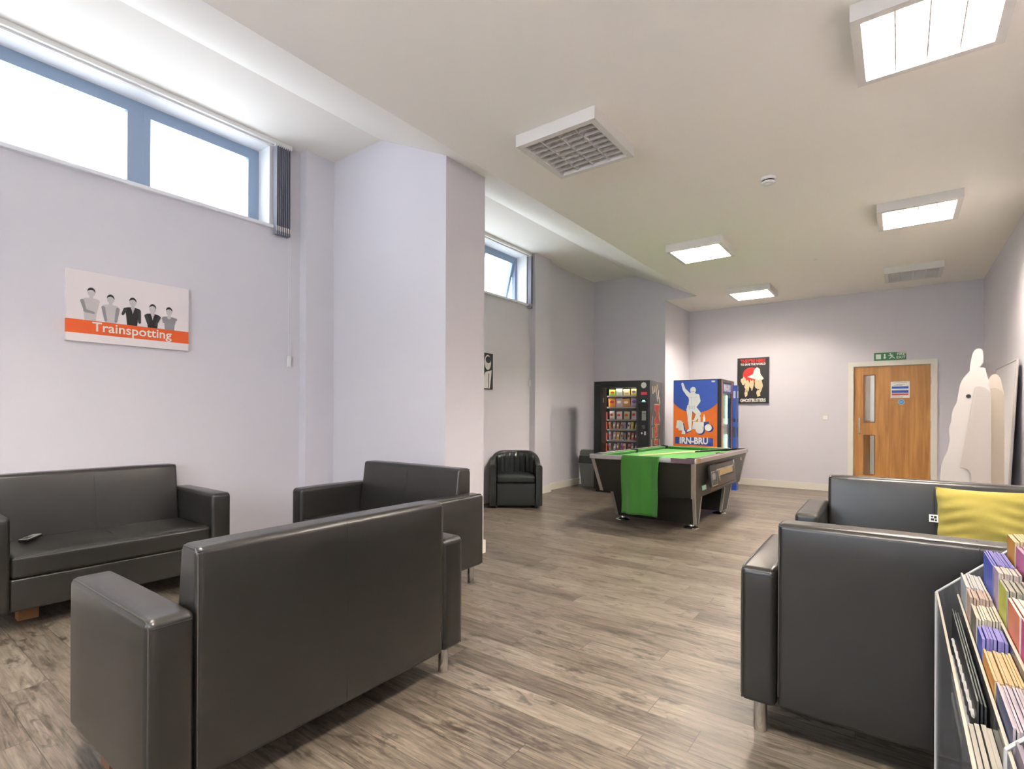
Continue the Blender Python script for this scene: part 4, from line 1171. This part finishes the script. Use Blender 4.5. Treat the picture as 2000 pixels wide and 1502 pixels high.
# blue disc clipped by the poster's edges
pts = []
cxx, R0 = PX(400), 0.455
cz0 = PZ(862) + R0
xl, xr = -W3, W3 - 0.055
al = math.acos(min(1, (xr - cxx) / R0)); ar = math.acos(min(1, (cxx - xl) / R0))
for k in range(25):
    a = -al + (-(PI - ar) + al) * k / 24
    pts.append((cxx + R0 * math.cos(a), cz0 + R0 * math.sin(a)))
pts = pts + [(xl, H3 - 0.012), (xr, H3 - 0.012)]
MB().prism(pts, y - 0.005, y - 0.003).build('blue_disc', BL_, t)
fig = [limb((PX(215), PZ(470)), (PX(240), PZ(545)), 0.018, 0.024), limb((PX(240), PZ(545)), (PX(305), PZ(620)), 0.024, 0.034),
       [(PX(290), PZ(605)), (PX(345), PZ(590)), (PX(395), PZ(595)), (PX(440), PZ(625)), (PX(425), PZ(700)), (PX(405), PZ(765)), (PX(300), PZ(765)), (PX(312), PZ(690))],
       limb((PX(432), PZ(635)), (PX(450), PZ(705)), 0.030, 0.026), limb((PX(450), PZ(705)), (PX(418), PZ(765)), 0.026, 0.016),
       circ(PX(368), PZ(558), 0.046, 0.052, 20),
       [(PX(285), PZ(760)), (PX(412), PZ(760)), (PX(428), PZ(820)), (PX(385), PZ(845)), (PX(350), PZ(820)), (PX(285), PZ(810))],
       limb((PX(318), PZ(815)), (PX(322), PZ(955)), 0.048, 0.030), limb((PX(322), PZ(955)), (PX(330), PZ(1085)), 0.034, 0.02), limb((PX(330), PZ(1085)), (PX(292), PZ(1108)), 0.022, 0.013),
       limb((PX(395), PZ(820)), (PX(448), PZ(872)), 0.045, 0.036), limb((PX(440), PZ(885)), (PX(398), PZ(960)), 0.034, 0.018), limb((PX(398), PZ(960)), (PX(368), PZ(968)), 0.016, 0.01)]
cb_ = [[(PX(300), PZ(762)), (PX(330), PZ(762)), (PX(320), PZ(812)), (PX(296), PZ(808))]]
m_ = MB()
def ground(pts, dz=0.0): return pts
sh = MB().prism([(PX(255), PZ(1100)), (PX(300), PZ(1085)), (PX(350), PZ(1085)), (PX(345), PZ(1110)), (PX(275), PZ(1140))], y - 0.0058, y - 0.005).build('printed_shadow', DB, t)
fg = MB()
for k, p_ in enumerate(fig): fg.prism(p_, y - 0.0062 - 0.0001 * k, y - 0.005)
fo = fg.build('printed_athlete', FW, t)
det = [(limb((PX(345), PZ(650)), (PX(345), PZ(740)), 0.002, 0.002)), limb((PX(320), PZ(655)), (PX(372), PZ(662)), 0.0035, 0.002), limb((PX(380), PZ(662)), (PX(420), PZ(652)), 0.002, 0.0035),
       limb((PX(352), PZ(578)), (PX(384), PZ(578)), 0.006, 0.006)] + [limb((PX(xx), PZ(768)), (PX(xx - 3), PZ(815)), 0.0045, 0.0045) for xx in (300, 322, 344, 366, 390)]
for p_ in det: MB().prism(p_, y - 0.0082, y - 0.0076).build('printed_line', FD, fo)
# crate with bottles, shoes, balls as printed shapes
for (p_, m_, nm) in (([(PX(520), PZ(985)), (PX(590), PZ(980)), (PX(590), PZ(1075)), (PX(520), PZ(1085))], DB, 'printed_crate_side'),
                     ([(PX(370), PZ(980)), (PX(525), PZ(985)), (PX(525), PZ(1088)), (PX(358), PZ(1080))], FW, 'printed_crate'),
                     ([(PX(440), PZ(980)), (PX(440), PZ(925)), (PX(452), PZ(905)), (PX(455), PZ(880)), (PX(461), PZ(880)), (PX(464), PZ(905)), (PX(475), PZ(925)), (PX(475), PZ(982))], FW, 'printed_bottle'),
                     ([(PX(508), PZ(980)), (PX(508), PZ(925)), (PX(518), PZ(905)), (PX(520), PZ(880)), (PX(527), PZ(880)), (PX(529), PZ(905)), (PX(540), PZ(925)), (PX(540), PZ(982))], FW, 'printed_bottle'),
                     (circ(PX(478), PZ(1100), 0.068, n=20), DB, 'printed_shadow'), (circ(PX(600), PZ(1068), 0.062, n=20), DB, 'printed_shadow')):
    MB().prism(p_, y - 0.0075, y - 0.005).build(nm, m_, t)
for (p_, m_, nm) in ((circ(PX(462), PZ(1088), 0.062, n=24), FW, 'printed_ball'), (circ(PX(582), PZ(1058), 0.054, n=24), FW, 'printed_ball'),
                     ([(PX(140), PZ(965)), (PX(195), PZ(965)), (PX(215), PZ(985)), (PX(190), PZ(1085)), (PX(125), PZ(1068))], FW, 'printed_bag'),
                     ([(PX(240), PZ(1010)), (PX(262), PZ(1095)), (PX(245), PZ(1110)), (PX(225), PZ(1000))], DB, 'printed_shadow'),
                     ([(PX(175), PZ(990)), (PX(230), PZ(990)), (PX(245), PZ(1105)), (PX(158), PZ(1100))], FW, 'printed_bag'),
                     ([(PX(215), PZ(1098)), (PX(255), PZ(1102)), (PX(258), PZ(1152)), (PX(205), PZ(1150))], FW, 'printed_bag')):
    MB().prism(p_, y - 0.0085, y - 0.005).build(nm, m_, t)
MB().prism([(PX(112), PZ(1188)), (PX(650), PZ(1198)), (PX(650), PZ(1300)), (PX(112), PZ(1282))], y - 0.006, y - 0.004).build('name_panel', DB, t)
text_obj('lettering', 'IRN-BRU', FW, t, face_my(PX(378), y - 0.0068, PZ(1240)), 0.142, bold=0.006, sx=0.84)
MB().box(PX(625), PX(670), y - 0.0055, y - 0.0045, PZ(460), PZ(438)).build('small_label', FW, t)
# front (faces +x): lit glazed door
fr = MB()
x0, x1 = W3 - 0.045, W3
fr.box(x0, x1, -D3, -D3 + 0.05, 0.06, H3); fr.box(x0, x1, D3 - 0.14, D3, 0.06, H3); fr.box(x0, x1, -D3 + 0.05, D3 - 0.14, H3 - 0.05, H3); fr.box(x0, x1, -D3 + 0.05, D3 - 0.14, 0.06, 0.2)
fo = fr.build('front_frame', VK, t)
MB().box(x1, x1 + 0.003, -D3 + 0.045, -D3 + 0.085, 0.2, H3 - 0.03).build('orange_edge', OR_, fo)
MB().box(x1, x1 + 0.003, D3 - 0.17, D3 - 0.135, 0.2, H3 - 0.03).build('orange_edge', OR_, fo)
MB().box(x1 - 0.01, x1 + 0.002, -D3 + 0.085, D3 - 0.17, H3 - 0.22, H3 - 0.06).build('header_panel', DB, fo)
text_obj('lettering', 'IRN-BRU', FW, fo, face_px(x1 + 0.0028, -0.042, H3 - 0.14), 0.15, bold=0.005, sx=0.78)
MB().box(x0 + 0.003, x0 + 0.008, -D3 + 0.05, D3 - 0.14, 0.2, H3 - 0.22).build('inner_panel', mat('pale_inner_panel', 'e2e3d8', 0.3), t)
MB().box(x0 + 0.008, x0 + 0.014, -D3 + 0.09, D3 - 0.18, H3 - 0.62, H3 - 0.24).build('green_artwork', mat('art_green', '35573a', 0.4), t)
MB().box(x1 - 0.004, x1 + 0.001, -D3 + 0.085, D3 - 0.17, 0.2, H3 - 0.22).build('door_glass', clear('drinks_glass', (0.92, 0.97, 0.94, 1), 0.12), fo)
GT = emitter('green_tube', (0.50, 1.0, 0.68, 1), 1.6)
MB().cyl((x1 - 0.018, 0.02, 1.17), (x1 - 0.018, 0.02, H3 - 0.25), 0.011, n=14).build('light_tube', GT, t, True)
MB().cyl((x1 - 0.018, 0.02, 0.75), (x1 - 0.018, 0.02, 1.0), 0.011, n=14).build('light_tube', GT, t, True)
cp = MB().box(x1, x1 + 0.075, D3 - 0.13, D3 - 0.002, 0.06, H3 - 0.07).build('coin_column', BL_, t)
MB().prism([(1.70, 0), (1.72, 0), (1.72, 0), ], 0, 0) if False else None
for (z0, z1, m_) in ((1.60, 1.72, FW), (1.2, 1.26, BLACK), (0.95, 1.12, DGREY)):
    MB().box(x1 + 0.076, x1 + 0.079, D3 - 0.10, D3 - 0.04, z0, z1).build('coin_panel', m_, cp)
    MB().box(x1 + 0.02, x1 + 0.055, D3 - 0.1335, D3 - 0.1295, z0, z1).build('side_mark', m_, cp)

# ------------------------------------------------------------------ cardboard cut-outs and board by the right wall
def cutout(name, label, pts, Y, m, yaw=0, lean=0, th=0.006, group='cardboard cut-outs by the right wall'):
    """outline (x, z) standing at depth Y"""
    x0 = sum(p[0] for p in pts) / len(pts)
    mb = MB().prism([(p[0] - x0, p[1]) for p in pts], -th / 2, th / 2)
    o = mb.build(name, m, None)
    o.location = (x0, Y, 0); o.rotation_euler = (R(lean), 0, R(yaw))
    return o
def px_pts(lst, Y):
    """photo-measured silhouette sizes turned to metres on the plane at depth Y"""
    F_, a = 1020.39, R(36.598); c_, s_ = math.cos(a), math.sin(a)
    out = []
    for (px, py) in lst:
        U, V = px - 1000, py - 810.72
        u = U + V * 0.00485; v = -U * 0.00485 + V
        xc, dz = u / F_, -v / F_
        rx_, ry_ = xc * c_ - s_, xc * s_ + c_
        k = Y / ry_
        out.append((rx_ * k, 1.3 + dz * k))
    return out
Z5 = lambda L_: [(1820 + x / 5.006, 660 + y / 5.006) for x, y in L_]
body_ = Z5([(75, 1440), (95, 1240), (120, 1160), (150, 1120), (168, 1040), (178, 1000), (170, 930), (165, 880), (175, 850), (190, 830), (192, 770), (200, 720), (215, 680), (240, 645), (250, 600), (262, 540), (268, 490), (280, 445), (300, 405), (330, 365), (372, 325), (370, 290), (382, 220), (395, 165), (415, 125), (440, 106), (465, 102), (487, 112), (500, 140), (506, 185), (500, 225), (488, 260), (470, 290), (490, 288), (522, 296), (532, 340), (545, 385), (558, 425), (550, 465), (570, 510), (578, 600), (578, 1440)])
Yc = 7.1
pts = px_pts(body_, Yc)
pts = [(pts[0][0] - 0.02, 0.0)] + pts + [(pts[-1][0], 0.0)]
o1 = cutout('cardboard_cutout', '', pts, Yc, CARD, 0, 0)
tag(o1, 'tall white back of a cardboard cut-out figure standing by the back corner', 'cardboard cutout', 'cardboard cut-outs by the right wall')
# folding strut on its back, swung out a little
sp_ = px_pts(Z5([(425, 478), (470, 474), (520, 490), (560, 520), (578, 560), (578, 1440), (380, 1440), (384, 1330), (350, 1285), (272, 1262)]), Yc)
zz0 = [(p[0] - o1.location.x, p[1]) for p in sp_]
zz0 = zz0[:5] + [(zz0[5][0], 0.02), (zz0[6][0], 0.02)] + zz0[7:]
st_ = MB().prism(zz0, -0.02, -0.016).build('support_strut', CARD2, o1)
MB().cyl((px_pts(Z5([(358, 570)]), Yc)[0][0] - o1.location.x, -0.006, px_pts(Z5([(358, 570)]), Yc)[0][1]), (px_pts(Z5([(358, 570)]), Yc)[0][0] - o1.location.x, -0.003, px_pts(Z5([(358, 570)]), Yc)[0][1]), 0.02, n=14).build('hole', BLACK, o1)
Yd = 7.25
b_ = px_pts(Z5([(545, 470), (560, 420), (585, 370), (610, 350), (640, 346), (665, 362), (690, 400), (700, 450), (712, 500), (725, 560), (725, 1440), (540, 1440), (540, 700)]), Yd)
b_[-2] = (b_[-2][0], 0.0); b_[-3] = (b_[-3][0], 0.0)
o2 = cutout('cardboard_cutout', '', b_, Yd + 0.1, mat('cream_card', 'c9bfb2', 0.8), 0, 0)
tag(o2, 'shorter round-topped cardboard cut-out seen from the back beside the white board', 'cardboard cutout', 'cardboard cut-outs by the right wall')
s_ = px_pts(Z5([(560, 520), (590, 488), (630, 484), (670, 498), (705, 525), (722, 565), (722, 1440), (579, 1440), (579, 560)]), Yd)
s_ = [(p[0] - o2.location.x, max(0.02, p[1])) for p in s_]
MB().prism(s_, -0.02, -0.016).build('support_strut', mat('tan_card', 'b9ad9d', 0.8), o2)

t = thing('white_board', 'large white board on edge leaning against the right wall', 'board', (0, 0, 0))
# board stands on the floor, lower edge out from the wall, top against it
x_b, x_t, ya_, yb_2, zt_ = 0.90, 0.985, 7.45, 8.88, 1.90
def bp(y, z, off=0): 
    return (x_b + (x_t - x_b) * z / zt_ - off, y, z)
vs = [bp(ya_, 0.0), bp(yb_2, 0.0), bp(yb_2, zt_), bp(ya_, zt_)]; vs += [bp(ya_, 0, 0.018), bp(yb_2, 0, 0.018), bp(yb_2, zt_, 0.018), bp(ya_, zt_, 0.018)]
MB().add(vs, [(0, 1, 2, 3), (7, 6, 5, 4), (0, 4, 5, 1), (1, 5, 6, 2), (2, 6, 7, 3), (3, 7, 4, 0)]).build('panel', mat('board_white', 'dcdadb', 0.3), t)
MB().cyl(bp(ya_, zt_, 0.01), bp(yb_2, zt_, 0.01), 0.014, n=10).build('top_rail', mat('board_rail', 'b7b0ac', 0.35), t, True)
MB().cyl(bp(ya_, 0.01, 0.01), bp(ya_, zt_, 0.01), 0.012, n=10).build('side_rail', mat('board_rail', 'b7b0ac', 0.35), t, True)
MB().cyl(bp(yb_2, 0.01, 0.01), bp(yb_2, zt_, 0.01), 0.012, n=10).build('side_rail', mat('board_rail', 'b7b0ac', 0.35), t, True)

# ------------------------------------------------------------------ stepped leaflet rack at the right edge
t = thing('leaflet_rack', 'stepped clear acrylic rack full of leaflets behind the near right sofa', 'leaflet rack', (0, 0, 0))
RX = [0.100, 0.1515, 0.204, 0.257, 0.310]           # front of each tier (x)
RZ = [0.39, 0.56, 0.64, 0.70, 0.76]               # floor of the pocket
RT = [0.735, 0.738, 0.795, 0.855, 0.915]              # top of the clear front
YA, YN = 0.93, 2.17                                 # near and far ends
def tier_profile():
    pts = [(RX[0] - 0.004, 0.0)]
    for k in range(5):
        pts.append((RX[k] - 0.004, RT[k] - 0.0)) if k == 0 else None
    pts = [(RX[0] - 0.004, 0.0), (RX[0] - 0.004, RT[0])]
    pts += [(RX[4] + 0.055, RT[4] + 0.075), (RX[4] + 0.055, 0.0)]
    return pts
def end_panel(y, name):
    pr = tier_profile()
    if name == 'divider': pr = [(RX[1] - 0.006, 0.0), (RX[1] - 0.006, RT[1] + 0.004)] + pr[2:]
    o = MB().prism(pr, y, y + 0.005, 'xz').build(name, ACRYL, t)
    for k in (0, 1):
        a, b2 = pr[k], pr[k + 1]
        MB().tube([(a[0], y + 0.0025, a[1]), (b2[0], y + 0.0025, b2[1])], 0.0035, 6).build('panel_edge', ACEDGE, o, True)
    return o
for y in (YN, 1.20): end_panel(y, 'side_panel' if y in (YN, YA) else 'divider')
# stepped back boards and fronts
for k in range(5):
    x = RX[k]
    MB().box(x - 0.003, x, YA, YN, RZ[k] if k else 0.04, RT[k]).build('clear_front', ACRYL, t)
    MB().tube([(x - 0.0015, YA, RT[k]), (x - 0.0015, YN, RT[k])], 0.003, 6).build('front_lip', mat('lip_beige', 'bfb4a2', 0.4), t, True)
    MB().box(x, x + 0.05, YA, YN, RZ[k] - 0.005, RZ[k]).build('shelf', ACRYL, t)
MB().box(RX[4] + 0.052, RX[4] + 0.057, YA, YN, 0.0, RT[4] + 0.07).build('back_panel', mat('rack_back_grey', '8b8a8c', 0.5), t)
MB().box(RX[0] + 0.004, RX[4] + 0.05, YA, YN, 0.0, 0.04).build('base_board', mat('rack_base', '5b5a5c', 0.5), t)

PAGE = mat('page_edges', 'ddd3c4', 0.7)
def leaflet(name, x, y0, y1, ztop, h, th, cover, spine, page, label, grp, lean, bowed=0.0):
    """thin booklet standing in its pocket: cover faces -x, its top edge shows the folded pages"""
    mb = MB()
    L_ = (y1 - y0) / 2; yc = (y0 + y1) / 2
    n = 4
    vs = []; fs = []; mi = []
    for i in range(n + 1):
        u = i / n
        z = -h + h * u
        off = lean * u * u
        for (dx, yy) in ((0, -L_), (th, -L_), (th, L_), (0, L_)):
            vs.append((dx + off + bowed * math.sin(PI * u), yy, z))
    for i in range(n):
        a = i * 4
        for j, m_ in ((0, 1), (1, 2), (2, 1), (3, 0)):
            b2 = (j + 1) % 4
            fs.append((a + j, a + b2, a + 4 + b2, a + 4 + j)); mi.append(m_)
    fs.append((0, 3, 2, 1)); mi.append(2); fs.append((n * 4, n * 4 + 1, n * 4 + 2, n * 4 + 3)); mi.append(1)
    mb.add(vs, fs, mi)
    o = mb.build(name, [cover, page, spine], None)
    o.location = (x, yc, ztop)
    tag(o, label, 'leaflet', grp)
    return o
def C(h, r=0.4):
    c_ = srgb(h)
    return mat('leaflet_' + h, tuple(v * 0.66 for v in c_[:3]) + (1.0,), r, var=0.10, vscale=18)
ORD = ('front', 'second', 'third', 'fourth', 'fifth', 'sixth', 'seventh', 'eighth', 'ninth', 'tenth')
def stack(tier, yfar, ynear, ztop, n, cover, back, page, desc, alt=None, thick=0.046, fill=0.80):
    y0, y1 = ynear + 0.004, yfar - 0.004
    pitch = thick / n
    what, where = desc.split(' in ', 1)
    for i in range(n):
        cv = cover if not alt or i % 2 == 0 else alt
        lab = '%s, %s of its stack in %s' % (what, 'frontmost' if i == 0 else ORD[i] + ' from the front' if i < n - 1 else 'rearmost', where)
        jr = random.Random(i * 31 + int(ztop * 1000) + int(yfar * 500)); dz = jr.uniform(-0.006, 0.0); dy = jr.uniform(-0.0025, 0.0025)
        leaflet('leaflet', RX[tier] + 0.003 + i * pitch, y0 + dy, y1 + dy, ztop + dz, ztop + dz - RZ[tier] - 0.003, pitch * fill, C(cv), C(back), C(page, 0.7), lab, what + ' stack in ' + where, jr.uniform(0.0, 0.0015), 0.0)
# tier 1 (second from the front), far to near
stack(1, 2.165, 1.985, 0.812, 8, 'b9c0c6', '8fa0ae', 'cfcac2', 'white leaflet in the far front pocket')
stack(1, 1.980, 1.880, 0.812, 7, 'd8b9a4', '1d2448', 'c3a996', 'pink and navy leaflet in the front row', alt='232a52')
stack(1, 1.870, 1.735, 0.800, 9, '6c6a5c', '2b2f2c', 'd6ccb6', 'dark covered leaflet in the front row')
stack(1, 1.725, 1.620, 0.790, 7, '2f49b4', '2c3fa0', '8b84c4', 'bright blue leaflet in the front row', alt='4d5ac0')
stack(1, 1.610, 1.420, 0.772, 9, 'cf8f30', 'a96c1c', 'd3b888', 'orange leaflet in the front row')
stack(1, 1.410, 1.210, 0.775, 10, '3f4a72', '8f7f9a', 'c3b7bc', 'lilac and navy leaflet in the front row')
stack(1, 1.195, 0.950, 0.765, 10, '5b5068', '776a80', '8f8590', 'dull purple leaflet in the nearest pocket')
# tier 2
stack(2, 2.150, 1.950, 0.895, 10, '3c56c4', '3a4fb4', '8a80c0', 'blue striped leaflet in the middle row', alt='6a6ad0')
stack(2, 1.940, 1.850, 0.895, 8, 'b8a2c0', '6e4a56', 'd0bfae', 'mauve covered leaflet in the middle row')
stack(2, 1.840, 1.715, 0.884, 8, 'c3c840', '55524e', 'b0a898', 'lime covered leaflet in the middle row', alt='8f8a80')
stack(2, 1.705, 1.545, 0.876, 8, 'e07a58', 'c85a40', 'e4dcd0', 'coral covered leaflet in the middle row')
stack(2, 1.535, 1.360, 0.876, 8, 'cf3f80', '2a6a52', 'd8c8cc', 'hot pink leaflet in the middle row')
stack(2, 1.350, 1.210, 0.860, 8, '8a5a9a', '503a6a', 'b7a5b5', 'violet leaflet in the middle row')
# tier 3
stack(3, 2.155, 2.020, 0.953, 8, 'dc9a34', '6a4a2a', 'dccaa0', 'cream and orange leaflet in the upper row')
stack(3, 2.010, 1.870, 0.945, 8, 'c66a9a', '3a2a4a', 'b890aa', 'magenta leaflet in the upper row', alt='7a3a8a')
stack(3, 1.860, 1.700, 0.935, 8, '5a4a8a', '3a3060', 'a79cb8', 'indigo leaflet in the upper row')
# tier 0: dark sheets printed with wavy white lines, and a lower pile of plain cards
BK = '191f22'
for i in range(3):
    o = leaflet('leaflet', RX[0] + 0.028 + i * 0.006, 1.42, 2.06, 0.722 - 0.004 * i, 0.325 - 0.004 * i, 0.003, C(BK, 0.35), C(BK), C('3c4142'), 'black leaflet with wavy white lines, %s behind the clear front panel' % ('frontmost', 'middle one', 'rearmost')[i], 'black leaflets behind the front panel', 0.0)
    for j in range(4 if i == 0 else 0):
        z = -0.05 - j * 0.055
        pts = [(-0.0008, -0.28 + 0.54 * k / 26, z + 0.006 * math.sin(k * 2.4 + j) - 0.02 * k / 26) for k in range(27)]
        MB().tube(pts, 0.0045, 5).build('printed_wavy_line', PW, o)
stack(0, 1.40, 1.212, 0.69, 5, 'c7c2b8', 'a9a49a', 'cdc5b6', 'plain cream card in the low front pocket')
